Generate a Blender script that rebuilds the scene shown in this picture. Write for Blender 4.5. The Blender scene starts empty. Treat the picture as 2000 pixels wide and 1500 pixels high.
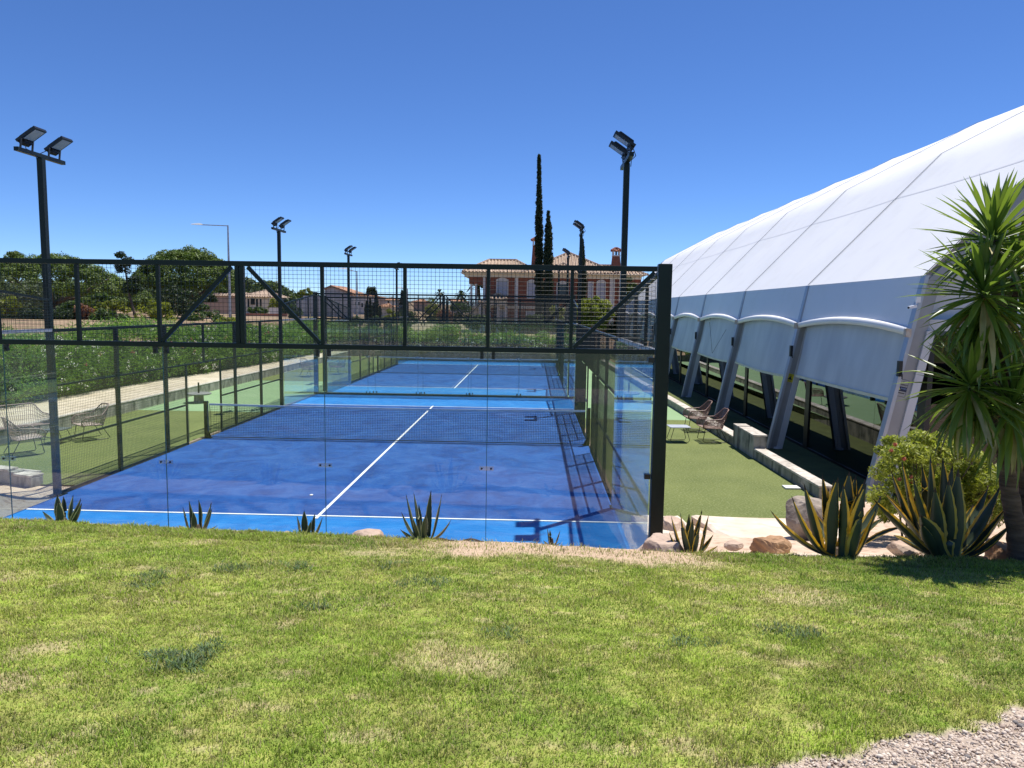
import bpy, math, random
import numpy as np
from mathutils import Vector, Matrix
random.seed(7)
S = bpy.context.scene
C = S.collection
R = math.radians
# ------------------------------------------------------------------ camera
CAM = Vector((3.5462, -8.8653, 3.5045))
YAW, PIT, ROL, FPX = -0.0279, 0.1020, 0.0147, 1430.996
fw = Vector((math.sin(YAW)*math.cos(PIT), math.cos(YAW)*math.cos(PIT), -math.sin(PIT)))
rt0 = fw.cross(Vector((0, 0, 1))).normalized()
up0 = rt0.cross(fw)
RT = rt0*math.cos(ROL)+up0*math.sin(ROL)
UP = up0*math.cos(ROL)-rt0*math.sin(ROL)
cd = bpy.data.cameras.new('camera')
cam = bpy.data.objects.new('camera', cd)
C.objects.link(cam)
cam.matrix_world = Matrix(((RT.x, UP.x, -fw.x, CAM.x), (RT.y, UP.y, -fw.y, CAM.y), (RT.z, UP.z, -fw.z, CAM.z), (0, 0, 0, 1)))
cd.sensor_fit = 'HORIZONTAL'
cd.sensor_width = 36
cd.lens = FPX/2000*36
cd.clip_start = 0.1
cd.clip_end = 3000
S.camera = cam
S.view_settings.view_transform = 'Standard'
S.view_settings.look = 'None'
S.view_settings.gamma = 1
S.view_settings.exposure = 0.4
# ------------------------------------------------------------------ sky and sun
SUN = Vector((0.236, 0.24, 1.0)).normalized()
EL = math.asin(SUN.z)
AZ = math.atan2(SUN.x, SUN.y)
w = bpy.data.worlds.new('World')
S.world = w
w.use_nodes = True
wn = w.node_tree.nodes
wl = w.node_tree.links
sky = wn.new('ShaderNodeTexSky')
sky.sky_type = 'NISHITA'
sky.sun_disc = False
sky.sun_elevation = EL
sky.sun_rotation = AZ
sky.altitude = 0
sky.air_density = 0.6
sky.dust_density = 0.0
sky.ozone_density = 10.0
hs = wn.new('ShaderNodeHueSaturation')
hs.inputs['Saturation'].default_value = 1.07
hs.inputs['Hue'].default_value = 0.505
wl.new(sky.outputs[0], hs.inputs['Color'])
wl.new(hs.outputs[0], wn['Background'].inputs[0])
wn['Background'].inputs[1].default_value = 0.125
sl = bpy.data.lights.new('sun', 'SUN')
sl.energy = 4.85
sl.angle = R(0.53)
sl.color = (1.0, 0.955, 0.88)
so = bpy.data.objects.new('sun', sl)
so.rotation_euler = (-SUN).to_track_quat('-Z', 'Y').to_euler()
so.location = (0, 0, 60)
C.objects.link(so)


def at(u, v, y):
    d = fw+RT*((u-1000)/FPX)-UP*((v-750)/FPX)
    return CAM+d*((y-CAM.y)/d.y)


# ------------------------------------------------------------------ materials
MATS = {}


def nt(name):
    m = bpy.data.materials.new(name)
    m.use_nodes = True
    t = m.node_tree
    return m, t, t.nodes, t.links, t.nodes['Principled BSDF']


def pm(name, a, b=None, scale=6.0, rough=0.6, bump=0.0, metal=0.0, spec=0.5, detail=4.0, lo=0.35, hi=0.65, stretch=None, c=None, cscale=40.0, camt=0.3, bscale=None, coord='Object'):
    """two tone noise material, optional third fine tone c"""
    if name in MATS:
        return MATS[name]
    m, t, n, l, p = nt(name)
    p.inputs['Roughness'].default_value = rough
    p.inputs['Metallic'].default_value = metal
    p.inputs['Specular IOR Level'].default_value = spec
    p.inputs['Base Color'].default_value = (*a, 1)
    if b is not None or bump:
        tc = n.new('ShaderNodeTexCoord')
        src = tc.outputs[coord]
        if stretch:
            mp = n.new('ShaderNodeMapping')
            mp.inputs['Scale'].default_value = stretch
            l.new(src, mp.inputs[0])
            src = mp.outputs[0]
        nz = n.new('ShaderNodeTexNoise')
        nz.inputs['Scale'].default_value = scale
        nz.inputs['Detail'].default_value = detail
        l.new(src, nz.inputs[0])
        if b is not None:
            cr = n.new('ShaderNodeValToRGB')
            cr.color_ramp.elements[0].position = lo
            cr.color_ramp.elements[1].position = hi
            cr.color_ramp.elements[0].color = (*a, 1)
            cr.color_ramp.elements[1].color = (*b, 1)
            l.new(nz.outputs[0], cr.inputs[0])
            out = cr.outputs[0]
            if c is not None:
                n2 = n.new('ShaderNodeTexNoise')
                n2.inputs['Scale'].default_value = cscale
                n2.inputs['Detail'].default_value = 3
                l.new(src, n2.inputs[0])
                r2 = n.new('ShaderNodeMapRange')
                r2.inputs[1].default_value = 0.5
                r2.inputs[2].default_value = 0.68
                r2.inputs[4].default_value = camt
                l.new(n2.outputs[0], r2.inputs[0])
                mx = n.new('ShaderNodeMixRGB')
                l.new(r2.outputs[0], mx.inputs[0])
                l.new(out, mx.inputs[1])
                mx.inputs[2].default_value = (*c, 1)
                out = mx.outputs[0]
            l.new(out, p.inputs['Base Color'])
        if bump:
            bp = n.new('ShaderNodeBump')
            bp.inputs['Strength'].default_value = bump
            bp.inputs['Distance'].default_value = 0.02
            h = nz
            if bscale:
                h = n.new('ShaderNodeTexNoise')
                h.inputs['Scale'].default_value = bscale
                h.inputs['Detail'].default_value = 6
                l.new(src, h.inputs[0])
            l.new(h.outputs[0], bp.inputs['Height'])
            l.new(bp.outputs[0], p.inputs['Normal'])
    MATS[name] = m
    return m


def leafmat(name, dark, light, trans=0.35, rough=0.55, tcol=None, spec=0.35):
    if name in MATS:
        return MATS[name]
    m, t, n, l, p = nt(name)
    at_ = n.new('ShaderNodeAttribute')
    at_.attribute_name = 'tint'
    cr = n.new('ShaderNodeValToRGB')
    cr.color_ramp.elements[0].color = (*dark, 1)
    cr.color_ramp.elements[1].color = (*light, 1)
    l.new(at_.outputs['Fac'], cr.inputs[0])
    l.new(cr.outputs[0], p.inputs['Base Color'])
    p.inputs['Roughness'].default_value = rough
    p.inputs['Specular IOR Level'].default_value = spec
    tr = n.new('ShaderNodeBsdfTranslucent')
    g = n.new('ShaderNodeMixRGB')
    g.blend_type = 'MULTIPLY'
    g.inputs[0].default_value = 1
    l.new(cr.outputs[0], g.inputs[1])
    g.inputs[2].default_value = (*(tcol or (1.5, 1.6, 0.7)), 1)
    l.new(g.outputs[0], tr.inputs[0])
    mx = n.new('ShaderNodeMixShader')
    mx.inputs[0].default_value = trans
    l.new(p.outputs[0], mx.inputs[1])
    l.new(tr.outputs[0], mx.inputs[2])
    l.new(mx.outputs[0], n['Material Output'].inputs[0])
    MATS[name] = m
    return m


def attrmat(name, trans=0.3, rough=0.6, spec=0.25):
    m, t, n, l, p = nt(name)
    a = n.new('ShaderNodeAttribute')
    a.attribute_name = 'col'
    l.new(a.outputs['Color'], p.inputs['Base Color'])
    p.inputs['Roughness'].default_value = rough
    p.inputs['Specular IOR Level'].default_value = spec
    if trans:
        tr = n.new('ShaderNodeBsdfTranslucent')
        l.new(a.outputs['Color'], tr.inputs[0])
        mx = n.new('ShaderNodeMixShader')
        mx.inputs[0].default_value = trans
        l.new(p.outputs[0], mx.inputs[1])
        l.new(tr.outputs[0], mx.inputs[2])
        l.new(mx.outputs[0], n['Material Output'].inputs[0])
    MATS[name] = m
    return m


def glassmat(name, tint, f0=0.045, milky=0.0, rough=0.0, dirt=(0.6, 0.65, 0.62)):
    """thin architectural pane: straight through plus Schlick reflection, a little dust"""
    m, t, n, l, p = nt(name)
    n.remove(p)
    lw = n.new('ShaderNodeLayerWeight')
    lw.inputs[0].default_value = 0.5
    pw = n.new('ShaderNodeMath')
    pw.operation = 'POWER'
    pw.inputs[1].default_value = 4.2
    l.new(lw.outputs['Facing'], pw.inputs[0])
    mr = n.new('ShaderNodeMapRange')
    mr.inputs[3].default_value = f0
    mr.inputs[4].default_value = 0.95
    l.new(pw.outputs[0], mr.inputs[0])
    tr = n.new('ShaderNodeBsdfTransparent')
    tr.inputs[0].default_value = (*tint, 1)
    gl = n.new('ShaderNodeBsdfGlossy')
    gl.inputs['Roughness'].default_value = rough
    gl.inputs[0].default_value = (0.95, 0.98, 1.0, 1)
    base = tr
    if milky:
        df = n.new('ShaderNodeBsdfDiffuse')
        df.inputs[0].default_value = (*dirt, 1)
        nz = n.new('ShaderNodeTexNoise')
        nz.inputs['Scale'].default_value = 1.4
        nz.inputs['Detail'].default_value = 6
        tc = n.new('ShaderNodeTexCoord')
        l.new(tc.outputs['Object'], nz.inputs[0])
        r2 = n.new('ShaderNodeMapRange')
        r2.inputs[1].default_value = 0.3
        r2.inputs[2].default_value = 0.75
        r2.inputs[3].default_value = milky*0.4
        r2.inputs[4].default_value = milky*1.6
        l.new(nz.outputs[0], r2.inputs[0])
        m0 = n.new('ShaderNodeMixShader')
        l.new(r2.outputs[0], m0.inputs[0])
        l.new(tr.outputs[0], m0.inputs[1])
        l.new(df.outputs[0], m0.inputs[2])
        base = m0
    mx = n.new('ShaderNodeMixShader')
    l.new(mr.outputs[0], mx.inputs[0])
    l.new(base.outputs[0], mx.inputs[1])
    l.new(gl.outputs[0], mx.inputs[2])
    l.new(mx.outputs[0], n['Material Output'].inputs[0])
    MATS[name] = m
    return m


GREEN = pm('green_black_steel', (0.0025, 0.009, 0.008), (0.005, 0.014, 0.012), scale=3, rough=0.42, spec=0.3)
WIRE = pm('mesh_wire', (0.004, 0.012, 0.011), rough=0.35, spec=0.5)
BLACK = pm('black_metal', (0.008, 0.008, 0.009), rough=0.4)
ALU = pm('aluminium', (0.42, 0.43, 0.45), (0.5, 0.51, 0.52), scale=2, rough=0.38, metal=0.55)
GALV = pm('galvanised_steel', (0.33, 0.34, 0.36), (0.45, 0.46, 0.47), scale=5, rough=0.45, metal=0.5)
GLASS = glassmat('court_glass', (0.955, 0.985, 0.975), 0.03, 0.012)
LENS = pm('lamp_lens', (0.33, 0.35, 0.36), (0.4, 0.42, 0.42), scale=30, rough=0.12)
WHITEP = pm('white_line_paint', (0.82, 0.83, 0.82), (0.7, 0.73, 0.76), scale=8, rough=0.8)
CONC = pm('weathered_concrete', (0.20, 0.195, 0.165), (0.40, 0.375, 0.32), scale=2.6, rough=0.92, bump=0.5, c=(0.075, 0.085, 0.07), cscale=5, camt=0.9, bscale=30, stretch=(1, 1, 0.45), detail=8)
CAP = pm('pale_concrete_cap', (0.42, 0.38, 0.32), (0.66, 0.6, 0.52), c=(0.25, 0.22, 0.18), cscale=9, camt=0.7, scale=3, rough=0.9, bump=0.3, bscale=40)
RATTAN = pm('rattan_strand', (0.20, 0.115, 0.085), (0.33, 0.2, 0.155), scale=25, rough=0.5)
RATTAN2 = pm('grey_rattan_strand', (0.26, 0.18, 0.155), (0.40, 0.29, 0.25), scale=25, rough=0.55)


# ------------------------------------------------------------------ mesh helpers
def tag(o, label=None, cat=None, group=None, kind=None):
    if label:
        o['label'] = label
    if cat:
        o['category'] = cat
    if group:
        o['group'] = group
    if kind:
        o['kind'] = kind
    return o


def empty(name, loc, label=None, cat=None, group=None, rz=0):
    o = bpy.data.objects.new(name, None)
    o.empty_display_size = 0.3
    C.objects.link(o)
    o.location = loc
    o.rotation_euler = (0, 0, rz)
    return tag(o, label, cat, group)


def root_off(p):
    while p.parent:
        p = p.parent
    return Vector(p.location)


class MB:
    def __init__(s):
        s.v = []
        s.f = []
        s.m = []

    def add(s, vs, fs, mi=0):
        k = len(s.v)
        s.v += [tuple(q) for q in vs]
        s.f += [tuple(i+k for i in q) for q in fs]
        s.m += [mi]*len(fs)
        return s

    def box(s, x0, x1, y0, y1, z0, z1, mi=0):
        vs = [(x, y, z) for z in (z0, z1) for y in (y0, y1) for x in (x0, x1)]
        return s.add(vs, [(0, 2, 3, 1), (4, 5, 7, 6), (0, 1, 5, 4), (2, 6, 7, 3), (0, 4, 6, 2), (1, 3, 7, 5)], mi)

    def beam(s, a, b, w, h=None, mi=0, upv=(0, 0, 1)):
        a, b = Vector(a), Vector(b)
        h = h or w
        d = (b-a).normalized()
        u = Vector(upv)
        if abs(d.dot(u)) > 0.98:
            u = Vector((0, 1, 0))
        r = d.cross(u).normalized()*w/2
        u = r.cross(d).normalized()*h/2
        vs = [p+q for p in (a, b) for q in (-r-u, r-u, r+u, -r+u)]
        return s.add(vs, [(3, 2, 1, 0), (4, 5, 6, 7), (0, 1, 5, 4), (1, 2, 6, 5), (2, 3, 7, 6), (3, 0, 4, 7)], mi)

    def tube(s, pts, r, n=6, mi=0, cap=True):
        pts = [Vector(p) for p in pts]
        rs = r if isinstance(r, (list, tuple)) else [r]*len(pts)
        rings = []
        prev = None
        for i, p in enumerate(pts):
            d = (pts[min(i+1, len(pts)-1)]-pts[max(i-1, 0)])
            d = d.normalized() if d.length > 1e-9 else Vector((0, 0, 1))
            if prev is None:
                a = Vector((0, 0, 1)) if abs(d.z) < 0.9 else Vector((1, 0, 0))
                prev = d.cross(a).normalized()
            prev = (prev-d*prev.dot(d)).normalized()
            q = d.cross(prev)
            rings.append([p+(prev*math.cos(2*math.pi*k/n)+q*math.sin(2*math.pi*k/n))*rs[i] for k in range(n)])
        vs = [x for rg in rings for x in rg]
        fs = [(i*n+k, i*n+(k+1) % n, (i+1)*n+(k+1) % n, (i+1)*n+k) for i in range(len(pts)-1) for k in range(n)]
        if cap:
            fs += [tuple(range(n))[::-1], tuple((len(pts)-1)*n+k for k in range(n))]
        return s.add(vs, fs, mi)

    def prism(s, poly, z0, z1, mi=0):
        n = len(poly)
        vs = [(x, y, z0) for x, y in poly]+[(x, y, z1) for x, y in poly]
        fs = [tuple(range(n))[::-1], tuple(range(n, 2*n))]+[(k, (k+1) % n, n+(k+1) % n, n+k) for k in range(n)]
        return s.add(vs, fs, mi)

    def lathe(s, c, prof, n=20, mi=0):
        vs = [(c[0]+r*math.cos(2*math.pi*k/n), c[1]+r*math.sin(2*math.pi*k/n), c[2]+z) for r, z in prof for k in range(n)]
        fs = [(i*n+k, i*n+(k+1) % n, (i+1)*n+(k+1) % n, (i+1)*n+k) for i in range(len(prof)-1) for k in range(n)]
        fs += [tuple(range(n))[::-1], tuple((len(prof)-1)*n+k for k in range(n))]
        return s.add(vs, fs, mi)

    def build(s, name, mat, parent=None, smooth=False, origin=None, bevel=0, local=False):
        me = bpy.data.meshes.new(name)
        off = Vector((0, 0, 0))
        if parent and not local:
            off = root_off(parent)
        if origin is not None:
            off = Vector(origin)
        v = [(a-off.x, b-off.y, c-off.z) for a, b, c in s.v]
        me.from_pydata(v, [], s.f)
        mats = mat if isinstance(mat, (list, tuple)) else [mat]
        for m in mats:
            me.materials.append(m)
        if len(mats) > 1:
            me.polygons.foreach_set('material_index', s.m)
        if smooth:
            me.polygons.foreach_set('use_smooth', [True]*len(me.polygons))
        me.update()
        o = bpy.data.objects.new(name, me)
        C.objects.link(o)
        if parent:
            o.parent = parent
        if origin is not None:
            o.location = off
        if bevel:
            b = o.modifiers.new('bevel', 'BEVEL')
            b.width = bevel
            b.segments = 2
            b.limit_method = 'ANGLE'
        return o


def mesh_np(name, V, F, mats, parent=None, tint=None, col=None, smooth=False, origin=None, mi=None):
    V = np.asarray(V, dtype=np.float32)
    F = np.asarray(F, dtype=np.int32)
    off = np.zeros(3, dtype=np.float32)
    if parent:
        off = np.array(root_off(parent), dtype=np.float32)
    if origin is not None:
        off = np.array(origin, dtype=np.float32)
    V = V-off
    k = F.shape[1]
    me = bpy.data.meshes.new(name)
    me.vertices.add(len(V))
    me.vertices.foreach_set('co', V.ravel())
    me.loops.add(F.size)
    me.loops.foreach_set('vertex_index', F.ravel())
    me.polygons.add(len(F))
    me.polygons.foreach_set('loop_start', np.arange(0, F.size, k, dtype=np.int32))
    me.polygons.foreach_set('loop_total', np.full(len(F), k, dtype=np.int32))
    for m in (mats if isinstance(mats, (list, tuple)) else [mats]):
        me.materials.append(m)
    if mi is not None:
        me.polygons.foreach_set('material_index', np.asarray(mi, dtype=np.int32))
    if smooth:
        me.polygons.foreach_set('use_smooth', np.ones(len(F), dtype=bool))
    me.update(calc_edges=True)
    if tint is not None:
        a = me.attributes.new('tint', 'FLOAT', 'FACE')
        a.data.foreach_set('value', np.asarray(tint, dtype=np.float32))
    if col is not None:
        a = me.attributes.new('col', 'FLOAT_COLOR', 'POINT')
        c4 = np.concatenate([np.asarray(col, dtype=np.float32), np.ones((len(V), 1), dtype=np.float32)], axis=1)
        a.data.foreach_set('color', c4.ravel())
    o = bpy.data.objects.new(name, me)
    C.objects.link(o)
    if parent:
        o.parent = parent
    if origin is not None:
        o.location = off.tolist()
    return o


def copy_tree(o, parent=None):
    c = o.copy()
    C.objects.link(c)
    c.parent = parent
    for ch in [q for q in bpy.data.objects if q.parent == o]:
        copy_tree(ch, c)
    return c


CH = {}


def dup(o, loc, rz, label, group=None):
    def rec(a, par):
        c = a.copy()
        C.objects.link(c)
        c.parent = par
        for ch in a.children:
            rec(ch, c)
        return c
    kids = list(o.children)
    r = o.copy()
    C.objects.link(r)
    r.location = loc
    r.rotation_euler = (0, 0, rz)
    for ch in kids:
        rec(ch, r)
    r['label'] = label
    if group:
        r['group'] = group
    return r


# ---- value noise for numpy
_rng = np.random.default_rng(11)
_tab = _rng.random((256, 256)).astype(np.float32)


def vn(x, y):
    xi = np.floor(x).astype(int)
    yi = np.floor(y).astype(int)
    fx = x-xi
    fy = y-yi
    fx = fx*fx*(3-2*fx)
    fy = fy*fy*(3-2*fy)
    a = _tab[xi % 256, yi % 256]
    b = _tab[(xi+1) % 256, yi % 256]
    c = _tab[xi % 256, (yi+1) % 256]
    d = _tab[(xi+1) % 256, (yi+1) % 256]
    return (a*(1-fx)+b*fx)*(1-fy)+(c*(1-fx)+d*fx)*fy


def fbm(x, y, o=4):
    s = 0
    a = 0.5
    for i in range(o):
        s = s+a*vn(x*2**i+17*i, y*2**i+5*i)
        a *= 0.5
    return s/(1-0.5**o)


def sst(a, b, x):
    t = np.clip((x-a)/(b-a), 0, 1)
    return t*t*(3-2*t)


# ------------------------------------------------------------------ ground, lawn, bank
def edge_z(x):
    return np.interp(x, [-9, -2.3, -0.5, 1.7, 3.4, 4.65, 6.1, 8.8, 14], [1.22, 1.13, 1.08, 1.02, 1.0, 0.95, 0.93, 0.93, 0.95])


def edge_y(x):
    return -1.2+0.10*(vn(x*1.3, x*0+3.3)-0.5)+0.06*(vn(x*6, x*0+9)-0.5)


def lawn_z(x, y):
    e = edge_z(x)
    t = np.clip((-1.2-y)/7.6, 0, 1.6)
    return e+(1.87-e)*(1-np.clip(1-t, 0, 1)**1.35)+0.035*(fbm(x*0.9, y*0.9, 3)-0.5)


def grid(x0, x1, nx, y0, y1, ny, fz):
    X, Y = np.meshgrid(np.linspace(x0, x1, nx), np.linspace(y0, y1, ny))
    Z = fz(X, Y)
    V = np.stack([X.ravel(), Y.ravel(), Z.ravel()], 1)
    i = np.arange(nx-1)[None, :]+nx*np.arange(ny-1)[:, None]
    i = i.ravel()
    F = np.stack([i, i+1, i+nx+1, i+nx], 1)
    return V, F, X, Y


def terr(x, y):
    z = 0*x-0.02
    z = z+2.2*sst(-15, -22, x)*sst(5, 38, y)                       # slope on the left behind the hedge
    z = z+0.9*sst(46, 60, y)*sst(-22, -10, x)
    z = z+1.3*sst(55, 85, y)*sst(-22, -12, -np.abs(x+20)*0+x*0-16)*0
    z = np.where((x > 9.35) & (y < 60), -0.3, z)
    z = z+sst(90, 260, y)*6*sst(20, -120, x)
    z = np.where(y < 1.5, -0.4, z)
    z = np.where((np.abs(x) < 9.4) & (y < 43.4), -0.35, z)
    return z


GROUNDM = pm('dry_earth', (0.22, 0.14, 0.085), (0.34, 0.235, 0.14), scale=0.25, rough=0.95, c=(0.10, 0.13, 0.04), cscale=0.9, camt=0.8)
V, F, X, Y = grid(-400, 400, 321, -60, 900, 385, terr)
tag(mesh_np('ground', V, F, GROUNDM, smooth=True), kind='structure')

# foreground lawn sheet, coloured by patches of dry thatch, soil and green
DRY = np.array([0.40, 0.33, 0.15])
SOIL = np.array([0.46, 0.34, 0.24])
GR = np.array([0.12, 0.215, 0.024])
GY = np.array([0.27, 0.35, 0.04])


def gravel_mask(x, y):
    # 1 inside the gravel corner at the lower right
    d = (x-4.62)*0.445-(y+5.97)*0.895
    return d+0.16*(vn(x*4, y*4)-0.5)+0.10*(vn(x*11, y*11)-0.5)


def dirt_mask(x, y):
    n = fbm(x*1.7+3, y*2.6, 4)
    band = sst(-2.35, -1.7, y+0.9*(n-0.5))*sst(1.2, 3.0, x+0.8*(n-0.5))*sst(6.0, 5.0, x)
    band2 = sst(-3.0, -2.0, y)*sst(2.6, 3.6, x)*sst(5.9, 4.8, x)*sst(0.45, 0.62, n)
    sp = 0
    for (px, py, r) in ((5.6, -3.1, 0.33), (5.05, -3.0, 0.22), (5.1, -4.75, 0.16), (0.3, -1.9, 0.2), (1.35, -1.75, 0.25), (3.3, -4.9, 0.25), (6.3, -3.7, 0.2), (-0.6, -3.6, 0.22), (1.9, -2.0, 0.22), (0.85, -4.9, 0.16), (1.0, -5.5, 0.14)):
        sp = np.maximum(sp, sst(r*1.5, r*0.2, np.hypot(x-px, (y-py)*1.3)+1.2*(n-0.5)))
    n2 = fbm(x*5.5+40, y*7+8, 3)
    return np.clip(np.maximum(np.maximum(band, band2*0.8), np.maximum(sp*0.5, 0.4*sst(0.64, 0.78, n2))), 0, 1)


def lawn_col(x, y, rnd):
    n = fbm(x*1.1, y*1.1, 4)
    n2 = fbm(x*4.2+9, y*4.2, 3)
    g = GR[None]*(1-n[:, None])+GY[None]*n[:, None]
    m = sst(0.42, 0.66, n2*0.45+n*0.15+0.4*rnd)[:, None]
    c = g*(1-m)+(GY*0.6+DRY*0.4)[None]*m
    n3 = fbm(x*11+31, y*13, 2)[:, None]
    n4 = fbm(x*2.6+60, y*3.4+7, 3)[:, None]
    c = c*(0.72+0.78*n3)*(0.9+0.3*n4)
    d = dirt_mask(x, y)[:, None]
    return c, d


XX, YY = np.meshgrid(np.linspace(-7, 12, 560), np.linspace(-7.4, -1.2, 230))
xx = XX.ravel()
yy = YY.ravel()
ey = edge_y(xx)
yy2 = -7.4+(yy+7.4)*(ey+7.4)/6.2
rn = _rng.random(len(xx))
c, d = lawn_col(xx, yy2, rn)
under = (c*0.72+SOIL[None]*0.10)*(1-d)+(SOIL*(0.85+0.35*rn[:, None])+0.04*(vn(xx*30, yy2*30)[:, None]-0.5))*d
gm = sst(-0.03, 0.03, gravel_mask(xx, yy2))[:, None]
under = under*(1-gm)+np.array([0.42, 0.34, 0.27])[None]*(0.8+0.4*rn[:, None])*gm
zz = lawn_z(xx, yy2)+0.012*(vn(xx*14, yy2*14)-0.5)-0.012*gm[:, 0]
i = (np.arange(559)[None, :]+560*np.arange(229)[:, None]).ravel()
F = np.stack([i, i+1, i+561, i+560], 1)
LAWNM = attrmat('lawn_soil', trans=0, rough=0.95, spec=0.1)
tag(mesh_np('lawn', np.stack([xx, yy2, zz], 1), F, LAWNM, col=under, smooth=True), kind='structure')
# lawn behind and around the camera
V, F, X, Y = grid(-30, 40, 141, -40, -7.38, 66, lambda x, y: lawn_z(x, y)-0.004)
tag(mesh_np('lawn_behind', V, F, pm('plain_lawn', (0.10, 0.15, 0.03), (0.2, 0.21, 0.06), scale=3, rough=0.9), smooth=True), kind='structure')

# grass blades
def blades(n, x0, x1, y0, y1, h0, h1, wd, dens=None, colf=None, rng=_rng, lean=1.3):
    x = rng.uniform(x0, x1, n)
    y = rng.uniform(y0, y1, n)
    k = rng.random(n)
    keep = (y < edge_y(x)+0.02) & (gravel_mask(x, y) < -0.01+0.05*k*k)
    # inside the view wedge with a margin
    dx = x-CAM.x
    dy = y-CAM.y
    keep &= np.abs(dx+0.028*dy) < dy*0.735+2.3
    dm = dirt_mask(x, y)
    keep &= (k > dm*0.95-0.04)
    if dens is not None:
        keep &= rng.random(n) < dens(x, y)
    x, y, k, dm = x[keep], y[keep], k[keep], dm[keep]
    n = len(x)
    z = lawn_z(x, y)+0.012*(vn(x*14, y*14)-0.5)
    h = rng.uniform(h0, h1, n)*(0.35+1.1*fbm(x*5, y*5, 3))
    az = rng.uniform(0, 2*np.pi, n)
    ln = rng.uniform(0.1, lean, n)*h
    wa = az+np.pi/2+rng.uniform(-0.6, 0.6, n)
    wx, wy = np.cos(wa)*wd/2*rng.uniform(0.6, 1.2, n), np.sin(wa)*wd/2
    b = np.stack([x, y, z-0.004], 1)
    side = np.stack([wx, wy, 0*wx], 1)
    mid = b+np.stack([np.cos(az)*ln*0.35, np.sin(az)*ln*0.35, h*0.6], 1)
    tip = b+np.stack([np.cos(az)*ln, np.sin(az)*ln, h], 1)
    V = np.stack([b-side, b+side, mid+side*0.8, mid-side*0.8, tip], 1).reshape(-1, 3)
    r = rng.random(n)
    c, d = lawn_col(x, y, r)
    if colf is not None:
        c = colf(x, y, r)
    else:
        dry = rng.random(n) < 0.07+0.26*fbm(x*2.3+70, y*2.3, 3)**2+0.4*d[:, 0]
        c = np.where(dry[:, None], np.array([0.55, 0.46, 0.24])[None]*rng.uniform(0.6, 1.1, (n, 1)), c*rng.uniform(0.5, 1.75, (n, 1)))
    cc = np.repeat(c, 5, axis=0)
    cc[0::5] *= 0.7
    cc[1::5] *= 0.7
    i = np.arange(n)*5
    T = np.concatenate([np.stack([i, i+1, i+2], 1), np.stack([i, i+2, i+3], 1), np.stack([i+3, i+2, i+4], 1)])
    return V, T, cc


Vs, Ts, Cs = [], [], []
k0 = 0
WEED = [(1.62, -5.05, 0.22), (1.78, -5.25, 0.12), (1.0, -2.9, 0.2), (1.5, -2.8, 0.22), (-0.4, -2.7, 0.2), (3.3, -4.4, 0.18), (2.7, -3.2, 0.2), (2.3, -2.5, 0.14), (4.6, -4.4, 0.15), (0.6, -3.4, 0.2), (5.3, -4.2, 0.2), (2.05, -3.9, 0.16)]


def weed_d(x, y):
    m = 0*x
    for (a, b, r) in WEED:
        m = np.maximum(m, (0.8 if r > 0.21 and a < 1.7 and b < -5 else 0.28)*sst(r*1.3, r*0.1, np.hypot(x-a, y-b)+0.35*(vn(x*7, y*7)-0.5)))
    return m


def weed_c(x, y, r):
    return np.array([0.11, 0.17, 0.075])[None]*(0.6+1.1*r[:, None])


for args in (dict(n=440000, x0=-3.2, x1=9.0, y0=-6.7, y1=-4.2, h0=0.012, h1=0.034, wd=0.0045),
             dict(n=400000, x0=-5.6, x1=12, y0=-4.2, y1=-1.1, h0=0.014, h1=0.036, wd=0.006),
             dict(n=72000, x0=-5.6, x1=12, y0=-1.7, y1=-1.1, h0=0.02, h1=0.055, wd=0.007),
             dict(n=260000, x0=0.0, x1=6.5, y0=-5.6, y1=-2.3, h0=0.015, h1=0.045, wd=0.008, dens=weed_d, colf=weed_c, lean=1.8)):
    v, t, cl = blades(**args)
    Vs.append(v)
    Ts.append(t+k0)
    Cs.append(cl)
    k0 += len(v)
GRASSM = attrmat('grass_blade', trans=0.35, rough=0.55, spec=0.3)
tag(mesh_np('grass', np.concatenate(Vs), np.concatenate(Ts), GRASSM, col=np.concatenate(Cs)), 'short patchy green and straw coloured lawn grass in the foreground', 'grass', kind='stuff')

# gravel
rs = np.random.default_rng(5)
gx, gy = [], []
ico_v = []
ph = (1+5**0.5)/2
base = np.array([(-1, ph, 0), (1, ph, 0), (-1, -ph, 0), (1, -ph, 0), (0, -1, ph), (0, 1, ph), (0, -1, -ph), (0, 1, -ph), (ph, 0, -1), (ph, 0, 1), (-ph, 0, -1), (-ph, 0, 1)])/1.9
icf = np.array([(0, 11, 5), (0, 5, 1), (0, 1, 7), (0, 7, 10), (0, 10, 11), (1, 5, 9), (5, 11, 4), (11, 10, 2), (10, 7, 6), (7, 1, 8), (3, 9, 4), (3, 4, 2), (3, 2, 6), (3, 6, 8), (3, 8, 9), (4, 9, 5), (2, 4, 11), (6, 2, 10), (8, 6, 7), (9, 8, 1)])
n = 150000
x = rs.uniform(4.0, 9.4, n)
y = rs.uniform(-6.9, -3.9, n)
keep = (gravel_mask(x, y) > 0.0+0.05*rs.random(n)) & ((x-CAM.x+0.028*(y-CAM.y)) < (y-CAM.y)*0.735+2.3)
x, y = x[keep], y[keep]
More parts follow.
